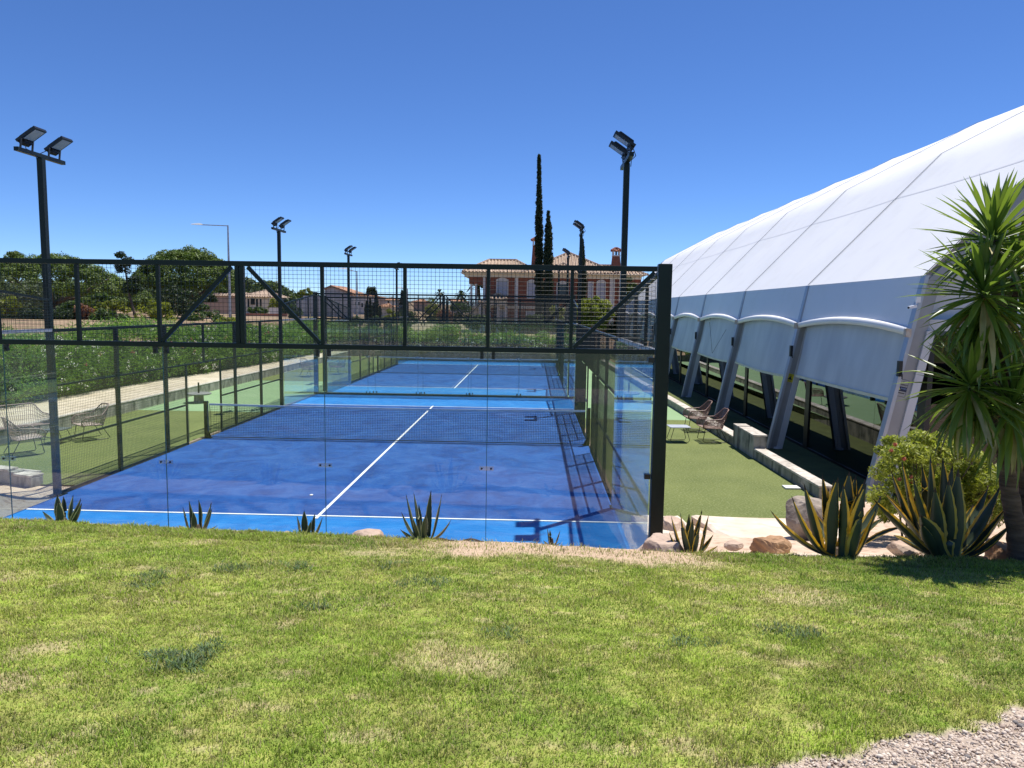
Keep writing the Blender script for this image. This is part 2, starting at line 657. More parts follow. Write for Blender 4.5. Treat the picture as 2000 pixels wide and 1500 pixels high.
# some strays in the grass
n = len(x)
s = rs.uniform(0.003, 0.0085, n)*(1+0.8*(rs.random(n) > 0.93))
z = lawn_z(x, y)-0.012+s*0.45
sc = s[:, None, None]*rs.uniform(0.7, 1.25, (n, 1, 3))*np.array([1, 1, 0.65])
Vv = base[None]*sc*(1+0.7*(rs.random((n, 12, 1))-0.5))
a = rs.uniform(0, 6.28, n)
ca, sa = np.cos(a)[:, None], np.sin(a)[:, None]
tl = rs.uniform(-0.5, 0.5, (n, 1))
vx, vy, vz = Vv[..., 0], Vv[..., 1], Vv[..., 2]
vy, vz = vy*np.cos(tl)-vz*np.sin(tl), vy*np.sin(tl)+vz*np.cos(tl)
P = np.stack([vx*ca-vy*sa+x[:, None], vx*sa+vy*ca+y[:, None], vz+z[:, None]], 2).reshape(-1, 3)
Fg = (icf[None]+12*np.arange(n)[:, None, None]).reshape(-1, 3)
tone = rs.random((n, 1))
gc = np.array([0.38, 0.29, 0.23])*(1-tone)+np.array([0.70, 0.60, 0.50])*tone
gc = np.where(rs.random((n, 1)) < 0.12, np.array([[0.20, 0.18, 0.17]]), gc)
tag(mesh_np('gravel', P, Fg, attrmat('gravel_stone', trans=0, rough=0.85), col=np.repeat(gc, 12, axis=0)), 'pale pinkish beige gravel at the bottom right corner', 'gravel', kind='stuff')


# sandy bank beyond the lawn lip
def bank_z(x, y):
    e = edge_z(x)-0.03
    y0 = -1.28
    steep = sst(-0.05, -1.02, y)                # court side: falls before the glass
    gent = 1-np.clip((y-y0)/(3.25-y0), 0, 1)
    mr = sst(5.0, 5.6, x)
    ml = sst(-5.0, -5.8, x)
    k = np.maximum(mr, ml)
    gl = (gent**1.0)
    g2 = 1-np.clip((y-y0)/(4.4-y0), 0, 1)
    side = gl*mr+g2*ml*(1-mr)
    t = steep*(1-k)+side*k
    z = e*t+0.05*(fbm(x*1.8, y*1.8, 4)-0.5)*sst(0.03, 0.25, t)-0.03
    inside = (np.abs(x) < 5.02) & (y > -0.3)
    z = np.where(inside, -0.25, z)
    return z


BANKM = pm('sandy_bank', (0.50, 0.36, 0.26), (0.64, 0.5, 0.38), scale=1.6, rough=0.95, bump=0.8, c=(0.34, 0.22, 0.14), cscale=9, camt=0.7, bscale=14)
V, F, X, Y = grid(-14, 22, 361, -1.32, 4.9, 90, bank_z)
tag(mesh_np('sandy_bank', V, F, BANKM, smooth=True), kind='structure')

# ------------------------------------------------------------------ turf, paths
TURF = pm('artificial_turf', (0.10, 0.13, 0.024), (0.145, 0.175, 0.04), scale=0.9, rough=0.9, c=(0.215, 0.235, 0.09), cscale=27, camt=1.0, bump=0.9, bscale=32, lo=0.3, hi=0.7, detail=8)
MINT = pm('mint_court_paint', (0.20, 0.32, 0.15), (0.25, 0.37, 0.19), scale=0.9, rough=0.85, lo=0.2, hi=0.8)


def sheet(name, x0, x1, y0, y1, z, m, nx=1):
    mb = MB()
    mb.add([(x0, y0, z), (x1, y0, z), (x1, y1, z), (x0, y1, z)], [(0, 1, 2, 3)])
    return tag(mb.build(name, m), kind='structure')


sheet('turf_right', 5.0, 9.0, 3.15, 14.8, 0.0, TURF)
sheet('turf_left', -9.5, -5.0, 4.75, 14.8, 0.0, TURF)
sheet('painted_apron_right', 5.0, 9.0, 14.8, 60, -0.004, MINT)
sheet('painted_apron_left', -9.5, -5.0, 14.8, 25.0, -0.004, MINT)
sheet('turf_left_far', -9.5, -5.0, 25.0, 43, 0.0, TURF)
sheet('strip_between_courts', -5.0, 5.0, 20.06, 21.3, -0.06, pm('pale_strip', (0.36, 0.40, 0.24), (0.45, 0.48, 0.3), scale=2, rough=0.9))
sheet('turf_by_pavilion', 8.55, 11.2, 1.0, 56, -0.26, pm('shaded_turf', (0.07, 0.085, 0.022), (0.10, 0.12, 0.03), scale=3, rough=0.95, c=(0.15, 0.17, 0.05), cscale=60, camt=0.5))  # strip beside the hall, its shadow put into the darker turf colour
SAND = pm('sand_path', (0.50, 0.41, 0.30), (0.64, 0.54, 0.42), scale=1.3, rough=0.95, bump=0.4, bscale=12, c=(0.36, 0.3, 0.2), cscale=5, camt=0.5)
V, F, X, Y = grid(-15.5, -9.62, 40, 2.0, 44, 180, lambda x, y: 0.27+0.05*(fbm(x*1.2, y*1.2, 3)-0.5))
tag(mesh_np('sand_path', V, F, SAND, smooth=True), kind='structure')


# court surfaces
def court_mat(name, a, b, c, d):
    m, t, n, l, p = nt(name)
    tc = n.new('ShaderNodeTexCoord')
    mp = n.new('ShaderNodeMapping')
    mp.inputs['Scale'].default_value = (0.85, 0.75, 1)
    l.new(tc.outputs['Object'], mp.inputs[0])
    n1 = n.new('ShaderNodeTexNoise')
    n1.inputs['Scale'].default_value = 1.15
    n1.inputs['Detail'].default_value = 8
    n1.inputs['Roughness'].default_value = 0.66
    n1.inputs['Distortion'].default_value = 1.6
    l.new(mp.outputs[0], n1.inputs[0])
    cr = n.new('ShaderNodeValToRGB')
    e = cr.color_ramp.elements
    e[0].position = 0.34
    e[0].color = (*a, 1)
    e[1].position = 0.64
    e[1].color = (*c, 1)
    q = cr.color_ramp.elements.new(0.5)
    q.color = (*b, 1)
    l.new(n1.outputs[0], cr.inputs[0])
    m2 = n.new('ShaderNodeMapping')
    m2.inputs['Scale'].default_value = (1.2, 14, 1)
    l.new(tc.outputs['Object'], m2.inputs[0])
    n2 = n.new('ShaderNodeTexNoise')
    n2.inputs['Scale'].default_value = 2.0
    n2.inputs['Detail'].default_value = 6
    n2.inputs['Roughness'].default_value = 0.75
    l.new(m2.outputs[0], n2.inputs[0])
    r2 = n.new('ShaderNodeMapRange')
    r2.inputs[1].default_value = 0.45
    r2.inputs[2].default_value = 0.8
    r2.inputs[4].default_value = 0.6
    l.new(n2.outputs[0], r2.inputs[0])
    mx = n.new('ShaderNodeMixRGB')
    l.new(r2.outputs[0], mx.inputs[0])
    l.new(cr.outputs[0], mx.inputs[1])
    mx.inputs[2].default_value = (*d, 1)
    l.new(mx.outputs[0], p.inputs['Base Color'])
    p.inputs['Roughness'].default_value = 0.85
    p.inputs['Specular IOR Level'].default_value = 0.2
    n3 = n.new('ShaderNodeTexNoise')
    n3.inputs['Scale'].default_value = 160
    l.new(tc.outputs['Object'], n3.inputs[0])
    bp = n.new('ShaderNodeBump')
    bp.inputs['Strength'].default_value = 0.35
    bp.inputs['Distance'].default_value = 0.01
    l.new(n3.outputs[0], bp.inputs['Height'])
    l.new(bp.outputs[0], p.inputs['Normal'])
    MATS[name] = m
    return m


DB = court_mat('deep_blue_turf', (0.003, 0.040, 0.19), (0.008, 0.068, 0.27), (0.022, 0.098, 0.32), (0.08, 0.15, 0.34))
LB = court_mat('bright_blue_turf', (0.006, 0.13, 0.40), (0.008, 0.16, 0.47), (0.02, 0.20, 0.52), (0.10, 0.25, 0.52))
for k, (oy, oz) in enumerate(((0, 0), (21.34, -0.13))):
    sheet('court_base', -5.04, 5.04, oy-0.04, oy+20.04, oz, LB)
    sheet('court_playing_area', -5.03, 5.03, oy+3.05, oy+16.95, oz+0.004, DB)
    mb = MB()
    for (x0, x1, y0, y1) in ((-5, 5, 3.025, 3.075), (-5, 5, 16.925, 16.975), (-0.028, 0.028, 2.88, 3.025), (-0.028, 0.028, 3.075, 16.925), (-0.028, 0.028, 16.975, 17.12)):
        mb.add([(x0, oy+y0, oz+0.008), (x1, oy+y0, oz+0.008), (x1, oy+y1, oz+0.008), (x0, oy+y1, oz+0.008)], [(0, 1, 2, 3)])
    tag(mb.build('court_lines', WHITEP), kind='structure')
# edge kerb of sand along the left wall
mb = MB()
mb.box(-5.13, -5.05, 4.1, 19.9, -0.1, 0.035)
mb.box(5.05, 5.13, 4.1, 19.9, -0.1, 0.035)
tag(mb.build('court_kerb', pm('sandy_kerb', (0.36, 0.24, 0.17), (0.22, 0.18, 0.13), scale=4, rough=0.95)), kind='structure')


# ------------------------------------------------------------------ padel enclosures
def screen(mb, p0, ux, L, z0, z1, pitch=0.0508, r=0.0021, top=None):
    """wire grid in a vertical plane starting at p0 along unit vector ux"""
    p0 = Vector(p0)
    ux = Vector(ux)
    nrm = Vector((-ux.y, ux.x, 0))

    def wire(a, b, t, off):
        d = (b-a).normalized()
        q = d.cross(nrm).normalized()
        vs = []
        for p in (a, b):
            for w_ in (q*t, nrm*t, -q*t, -nrm*t):
                vs.append(p+w_+nrm*off)
        mb.add(vs, [(0, 1, 5, 4), (1, 2, 6, 5), (2, 3, 7, 6), (3, 0, 4, 7)])
    n = int(round(L/pitch))
    for i in range(n+1):
        s_ = L*i/n
        zt = top(s_) if top else z1
        if zt-z0 > 0.02:
            wire(p0+ux*s_+Vector((0, 0, z0)), p0+ux*s_+Vector((0, 0, zt)), r, r)
    m = int(round((z1-z0)/pitch))
    for j in range(1, m):
        z = z0+(z1-z0)*j/m
        Lj = L
        if top:
            # clip to where the sloped top is above z
            ss = [L*q/200 for q in range(201) if top(L*q/200) >= z]
            if not ss:
                continue
            a0, a1 = min(ss), max(ss)
        else:
            a0, a1 = 0, L
        wire(p0+ux*a0+Vector((0, 0, z)), p0+ux*a1+Vector((0, 0, z)), r, -r)


def end_wall(y, oz, sgn, label):
    """sgn -1: near end (frame stands on the -y side of the glass)"""
    root = empty('court_end_wall', (0, y, oz), label, 'glass fence', 'glass end walls of the padel courts')
    yo = y+sgn*0.05
    for k in range(5):
        x0 = -5+2*k+0.004
        mb = MB()
        mb.box(x0, x0+1.992, y-0.006, y+0.006, oz+0.02, oz+2.985)
        mb.build('glass_pane', GLASS, root)
    for x in (-5.1, 5.1):
        mb = MB()
        xc_ = 5.09 if x > 0 else -5.09
        mb.box(xc_-0.08, xc_+0.08, yo-0.06, yo+0.06, oz-0.35, oz+4.06)
        mb.build('corner_post', GREEN, root, bevel=0.006)
    for z, h in ((2.985, 0.06), (3.97, 0.06)):
        mb = MB()
        mb.box(-4.998, 4.998, yo-0.03, yo+0.03, oz+z, oz+z+h)
        mb.build('rail', GREEN, root, bevel=0.004)
    mb = MB()
    mb.box(-4.998, 4.998, yo-0.03, yo+0.03, oz-0.06, oz+0.075)
    mb.build('base_rail', GREEN, root)
    for x in (-4, -3, -2, -1, 1, 2, 3, 4):
        mb = MB()
        mb.box(x-0.02, x+0.02, yo-0.022, yo+0.022, oz+3.046, oz+3.968)
        mb.build('mullion', GREEN, root)
    for x in (-0.029, 0.029):
        mb = MB()
        mb.box(x-0.025, x+0.025, yo-0.03, yo+0.03, oz+3.046, oz+3.968)
        mb.build('middle_post', GREEN, root, bevel=0.003)
    for a, b in (((-0.1, 3.96), (-0.97, 3.055)), ((0.1, 3.96), (0.97, 3.055)), ((-4.97, 3.96), (-4.03, 3.055)), ((4.97, 3.96), (4.03, 3.055))):
        mb = MB()
        mb.beam((a[0], yo, oz+a[1]), (b[0], yo, oz+b[1]), 0.045, 0.035, upv=(0, 1, 0))
        mb.build('brace', GREEN, root)
    mb = MB()
    screen(mb, (-5, yo-sgn*0.035, 0), (1, 0, 0), 10, oz+3.03, oz+3.98)
    mb.build('wire_mesh', WIRE, root)
    # clamps under the rail, at mid height plates, and on the floor
    for x in (-3, -1, 1, 3):
        mb = MB()
        mb.box(x-0.0035, x+0.0035, y-0.0055, y+0.0055, oz+0.02, oz+2.98)
        mb.build('pane_joint', pm('green_glass_edge', (0.03, 0.10, 0.12), rough=0.2), root)
        for dx in (-0.07, 0.07):
            mb = MB()
            mb.box(x+dx-0.018, x+dx+0.018, yo-0.015, y+sgn*0.009, oz+2.9, oz+2.983)
            mb.tube([(x+dx, yo-0.03, oz+2.935), (x+dx, yo-0.015, oz+2.935)], 0.01, 8)
            mb.build('clamp', BLACK, root)
            mb = MB()
            mb.box(x+dx-0.018, x+dx+0.018, yo-0.015, y+sgn*0.009, oz+0.078, oz+0.15)
            mb.build('clamp', BLACK, root)
        mb = MB()
        mb.box(x-0.088, x+0.088, y-0.018, y-0.007, oz+1.52, oz+1.575, 0)
        for dx in (-0.058, 0.058):
            mb.tube([(x+dx, y-0.026, oz+1.547), (x+dx, y-0.018, oz+1.547)], 0.013, 10, 1)
        mb.build('joint_plate', [MATS.get('clear_acrylic_plate') or glassmat('clear_acrylic_plate', (0.80, 0.86, 0.95), 0.08, 0.2), BLACK], root)
    for x in (-4.965, 4.965):
        for z in (2.92, 1.5):
            mb = MB()
            mb.box(x-0.035, x+0.033, yo-0.03, y+sgn*0.009, oz+z-0.03, oz+z+0.03)
            mb.build('clamp', BLACK, root)
    return root


def side_wall(x, oy, oz, label):
    s = 1 if x > 0 else -1
    root = empty('court_side_wall', (x, oy+10, oz), label, 'mesh fence', 'side walls of the padel courts')
    xo = x+s*0.05
    for y0 in (0, 2, 16, 18):
        mb = MB()
        mb.box(x-0.006, x+0.006, oy+y0+0.012, oy+y0+1.994, oz+0.02, oz+2.985)
        mb.build('glass_pane', GLASS, root)
    for y in (6, 8, 12, 14):
        mb = MB()
        mb.box(xo-0.03, xo+0.03, oy+y-0.05, oy+y+0.05, oz-0.1, oz+2.97)
        mb.build('post', GREEN, root, bevel=0.004)
    for y in (9, 11):
        mb = MB()
        mb.box(xo-0.02, xo+0.02, oy+y-0.025, oy+y+0.025, oz-0.1, oz+1.99)
        mb.build('gate_post', GREEN, root)
    mb = MB()
    mb.box(xo-0.025, xo+0.025, oy+9.975, oy+10.025, oz+2.03, oz+2.97)
    mb.build('gate_post', GREEN, root)
    mb = MB()
    mb.box(xo-0.03, xo+0.03, oy+4.0, oy+16.0, oz+2.972, oz+3.03)
    mb.build('rail', GREEN, root)
    for (a, b) in ((0.06, 3.99), (16.01, 19.94)):
        mb = MB()
        mb.box(xo-0.025, xo+0.025, oy+a, oy+b, oz+2.985, oz+3.04)
        mb.build('rail', GALV, root)
    mb = MB()
    mb.box(xo-0.015, xo+0.015, oy+4.0, oy+16.0, oz+1.992, oz+2.028)
    mb.build('rail', GREEN, root)
    for (a, b) in ((4.0, 8.97), (11.03, 16.0)):
        for z in (0.99, 0.03):
            mb = MB()
            mb.box(xo-0.015, xo+0.015, oy+a, oy+b, oz+z, oz+z+0.036)
            mb.build('rail', GREEN, root)
    # wire mesh
    mb = MB()
    xm = x
    screen(mb, (xm, oy+4, 0), (0, 1, 0), 5.0, oz+0.04, oz+2.0)
    screen(mb, (xm, oy+11, 0), (0, 1, 0), 5.0, oz+0.04, oz+2.0)
    screen(mb, (xm, oy+4, 0), (0, 1, 0), 12.0, oz+2.01, oz+3.0)
    mb.build('wire_mesh', WIRE, root)
    # upper panels over the glass corners with a sloping top
    mb = MB()
    screen(mb, (xm, oy+0, 0), (0, 1, 0), 4.0, oz+3.04, oz+3.95, top=lambda q: oz+3.95-0.105*q)
    screen(mb, (xm, oy+16, 0), (0, 1, 0), 4.0, oz+3.04, oz+3.95, top=lambda q: oz+3.95-0.105*(4-q))
    mb.build('wire_mesh', WIRE, root)
    for (ya, za, yb, zb) in ((0.05, 3.96, 3.96, 3.545), (19.95, 3.96, 16.04, 3.545)):
        mb = MB()
        mb.beam((xo, oy+ya, oz+za), (xo, oy+yb, oz+zb), 0.045, 0.045)
        mb.build('sloping_rail', GREEN, root)
    for y in (1, 2, 18, 19):
        d = y if y < 10 else 20-y
        mb = MB()
        mb.box(xo-0.022, xo+0.022, oy+y-0.025, oy+y+0.025, oz+3.042, oz+3.93-0.105*d)
        mb.build('mullion', GREEN, root)
    for y in (2, 18):
        for dy in (-0.07, 0.07):
            mb = MB()
            mb.box(min(x+s*0.008, xo+s*0.01), max(x+s*0.008, xo+s*0.01), oy+y+dy-0.018, oy+y+dy+0.018, oz+2.9, oz+2.983)
            mb.build('clamp', BLACK, root)
    return root


end_wall(0.0, 0.0, -1, 'nearest glass end wall with square mesh top rail behind the agaves')
end_wall(20.0, 0.0, 1, 'glass end wall closing the far end of the near blue court')
end_wall(21.34, -0.13, -1, 'glass end wall just beyond the pale strip between both courts')
end_wall(41.34, -0.13, 1, 'farthest glass end wall in front of the stone wall')
side_wall(-5.0, 0.0, 0.0, 'dark green mesh side fence between near court and left turf with rattan seats')
side_wall(5.0, 0.0, 0.0, 'dark mesh side fence between near court and the turf with two rattan chairs')
side_wall(-5.0, 21.34, -0.13, 'left mesh side fence of the far court beside the grey wall')
side_wall(5.0, 21.34, -0.13, 'right mesh side fence of the far court towards the white pavilion')


# nets
def net(oy, oz, label):
    root = empty('court_net', (0, oy+10, oz), label, 'net', 'nets across the padel courts')
    y = oy+10
    mb = MB()
    n = 222
    r = 0.0034

    def top(x):
        return oz+0.86+0.04*(abs(x)/4.95)**2
    for i in range(n+1):
        x = -4.93+9.86*i/n
        mb.add([(x-r, y, oz+0.03), (x+r, y, oz+0.03), (x+r, y, top(x)), (x-r, y, top(x)), (x, y-r, oz+0.03), (x, y+r, oz+0.03), (x, y+r, top(x)), (x, y-r, top(x))], [(0, 1, 2, 3), (4, 5, 6, 7)])
    for j in range(0, 20):
        f = j/19
        for q in range(10):
            x0, x1 = -4.93+0.986*q, -4.93+0.986*(q+1)
            z0 = oz+0.03+(top(x0)-oz-0.03)*f
            z1 = oz+0.03+(top(x1)-oz-0.03)*f
            t = r if j else 0.012
            mb.add([(x0, y, z0-t), (x1, y, z1-t), (x1, y, z1+t), (x0, y, z0+t), (x0, y-r, z0), (x1, y-r, z1), (x1, y+r, z1), (x0, y+r, z0)], [(0, 1, 2, 3), (4, 5, 6, 7)])
    mb.build('netting', pm('black_netting', (0.01, 0.012, 0.02), rough=0.8), root)
    mb = MB()
    for q in range(20):
        x0, x1 = -4.93+0.493*q, -4.93+0.493*(q+1)
        mb.add([(x0, y-0.009, top(x0)-0.025), (x1, y-0.009, top(x1)-0.025), (x1, y-0.009, top(x1)+0.025), (x0, y-0.009, top(x0)+0.025),
                (x0, y+0.009, top(x0)-0.025), (x1, y+0.009, top(x1)-0.025), (x1, y+0.009, top(x1)+0.025), (x0, y+0.009, top(x0)+0.025)],
               [(0, 1, 2, 3), (5, 4, 7, 6), (3, 2, 6, 7), (0, 4, 5, 1)])
    mb.build('tape', pm('white_net_tape', (0.62, 0.66, 0.70), (0.5, 0.55, 0.62), scale=4, rough=0.7), root)
    for x in (-5.02, 5.02):
        mb = MB()
        mb.box(x-0.045, x+0.045, y-0.045, y+0.045, oz, oz+0.98)
        mb.prism([(x-0.14, y-0.09), (x+0.14, y-0.09), (x+0.14, y+0.09), (x-0.14, y+0.09)], oz+0.002, oz+0.016)
        s = 1 if x > 0 else -1
        mb.add([(x-s*0.045, y, oz+0.016), (x-s*0.13, y, oz+0.016), (x-s*0.045, y, oz+0.2)], [(0, 1, 2)])
        mb.build('net_post', GREEN, root)
    mb = MB()
    mb.tube([(4.93, y, oz+0.88), (5.0, y-0.05, oz+0.9), (5.02, y-0.07, oz+0.86), (5.0, y-0.06, oz+0.1)], 0.004, 5)
    mb.build('cord', BLACK, root)
    mb = MB()
    mb.tube([(-4.93, y, oz+0.9), (-4.9, y-0.03, oz+0.7), (-4.92, y-0.02, oz+0.3), (-4.93, y, oz+0.05)], 0.009, 5)
    mb.build('cord', BLACK, root)


net(0, 0, 'black tennis style net with pale tape across the near court')
net(21.34, -0.13, 'small distant net with pale tape across the far court')


# floodlight masts
def mast():
    root = empty('floodlight_mast', (0, 0, 0), 'x', 'floodlight', 'six metre floodlight masts along the courts')
    mb = MB()
    mb.box(-0.05, 0.05, -0.05, 0.05, -0.1, 6.0)
    mb.box(-0.12, 0.12, -0.12, 0.12, 0.0, 0.015)
    mb.build('pole', GREEN, root, local=True, bevel=0.005)
    mb = MB()
    mb.box(-0.04, 0.04, -0.62, 0.62, 6.002, 6.07)
    mb.build('crossbar', GREEN, root, local=True, bevel=0.004)
    a = R(34)
    dx = Vector((math.cos(a), 0, math.sin(a)))
    nn = Vector((-math.sin(a), 0, math.cos(a)))
    for yc in (-0.36, 0.36):
        h = Vector((-0.06, yc, 6.17))
        mb = MB()

        def P(s_, t_, u_):
            return h+dx*s_+Vector((0, 1, 0))*t_+nn*u_
        L_, W_ = 0.40, 0.15
        vs = [P(s_, t_, u_) for u_ in (0, 0.045) for (s_, t_) in ((0, -W_), (L_, -W_), (L_, W_), (0, W_))]
        mb.add(vs, [(3, 2, 1, 0), (4, 5, 6, 7), (0, 1, 5, 4), (1, 2, 6, 5), (2, 3, 7, 6), (3, 0, 4, 7)])
        for q in range(5):
            t0 = -W_+0.04+q*0.065
            mb.add([P(0.05, t0, 0.046), P(L_-0.05, t0, 0.046), P(L_-0.05, t0+0.01, 0.046), P(0.05, t0+0.01, 0.046), P(0.07, t0+0.005, 0.075), P(L_-0.07, t0+0.005, 0.075)], [(0, 1, 5, 4), (3, 4, 5, 2), (0, 4, 3), (1, 2, 5)])
        vs = [P(s_, t_, u_) for u_ in (-0.05, 0.0) for (s_, t_) in ((0.0, -0.1), (0.1, -0.1), (0.1, 0.1), (0.0, 0.1))]
        mb.add(vs, [(3, 2, 1, 0), (4, 5, 6, 7), (0, 1, 5, 4), (1, 2, 6, 5), (2, 3, 7, 6), (3, 0, 4, 7)])
        f = mb.build('floodlight', BLACK, root, local=True)
        mb = MB()
        mb.add([P(0.12, -W_+0.03, -0.004), P(0.12, W_-0.03, -0.004), P(L_-0.03, W_-0.03, -0.004), P(L_-0.03, -W_+0.03, -0.004)], [(0, 1, 2, 3)])
        mb.build('lens', LENS, f, local=True)
        for t in (-0.16, 0.16):
            mb = MB()
            mb.beam((0, yc+t*0.92, 6.07), (0.02, yc+t*0.92, 6.24), 0.02, 0.03)
            mb.build('bracket', BLACK, f, local=True)
    mb = MB()
    mb.tube([(-0.06, -0.3, 6.2), (-0.12, -0.2, 6.12), (-0.08, -0.02, 6.08), (-0.07, 0, 5.95)], 0.007, 5)
    mb.build('cable', BLACK, root, local=True)
    mb = MB()
    mb.tube([(-0.06, 0.3, 6.2), (-0.13, 0.15, 6.1), (-0.07, 0.02, 6.05)], 0.007, 5)
    mb.build('cable', BLACK, root, local=True)
    return root


M0 = mast()
mlist = [(-5.09, 4, 0, 0, 'tall floodlight mast nearest on the left, rising from the mesh fence'),
         (5.09, 4, 0, math.pi, 'tall floodlight mast on the right standing before the villa chimney'),
         (-5.09, 16, 0, 0, 'floodlight mast in the middle of the left fence, right of the street lamp'),
         (5.09, 16, 0, math.pi, 'floodlight mast with one visible lamp beside the third cypress'),
         (-5.09, 25.34, -0.13, 0, 'small floodlight mast on the left at the near end of the far court'),
         (5.09, 25.34, -0.13, math.pi, 'small floodlight mast seen against the villa roof'),
         (-5.09, 37.34, -0.13, 0, 'most distant left floodlight mast, its lamps touching the top rail'),
         (5.09, 37.34, -0.13, math.pi, 'most distant right floodlight mast in front of the villa window')]
for i, (x, y, z, rz, lab) in enumerate(mlist):
    o = M0 if i == 0 else dup(M0, (0, 0, 0), 0, lab)
    o.location = (x, y, z)
    o.rotation_euler = (0, 0, rz)
    o['label'] = lab

# ------------------------------------------------------------------ white sports pavilion
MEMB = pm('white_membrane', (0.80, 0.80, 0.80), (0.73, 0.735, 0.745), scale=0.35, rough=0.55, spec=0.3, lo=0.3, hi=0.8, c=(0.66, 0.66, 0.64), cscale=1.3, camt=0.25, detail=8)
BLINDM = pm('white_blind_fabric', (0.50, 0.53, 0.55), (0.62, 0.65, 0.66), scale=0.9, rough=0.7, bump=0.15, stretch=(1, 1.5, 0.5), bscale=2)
HEM = pm('yellowed_hem', (0.62, 0.62, 0.46), (0.7, 0.7, 0.55), scale=4, rough=0.8)
LEGA = pm('grey_leg_web', (0.26, 0.265, 0.27), (0.32, 0.33, 0.34), scale=1.5, rough=0.5, metal=0.2)
LEGB = pm('pale_leg_profile', (0.52, 0.54, 0.56), (0.6, 0.62, 0.63), scale=1.2, rough=0.55)
LEGC = pm('blue_grey_flange', (0.35, 0.38, 0.43), (0.42, 0.45, 0.5), scale=1.5, rough=0.4, metal=0.3)
PGLASS = glassmat('tinted_facade_glass', (0.16, 0.21, 0.27), 0.12)
KED = pm('dark_seam', (0.16, 0.16, 0.16), rough=0.6)
FY = [5.52+6.034*k for k in range(9)]
XR = 24.5
PROF = [(10.13, -0.3), (10.82, 3.24), (11.02, 4.26), (14.35, 7.79), (18.65, 10.10), (XR, 11.75)]


def fx(k):
    return 0.018*k


tent = empty('sports_pavilion', (10.5, 5.5, -0.3), 'large white membrane hall with slanting legs along the right side', 'tent')


def prof_pts(a, b, n):
    return [(a[0]+(b[0]-a[0])*i/n, a[1]+(b[1]-a[1])*i/n) for i in range(n+1)]


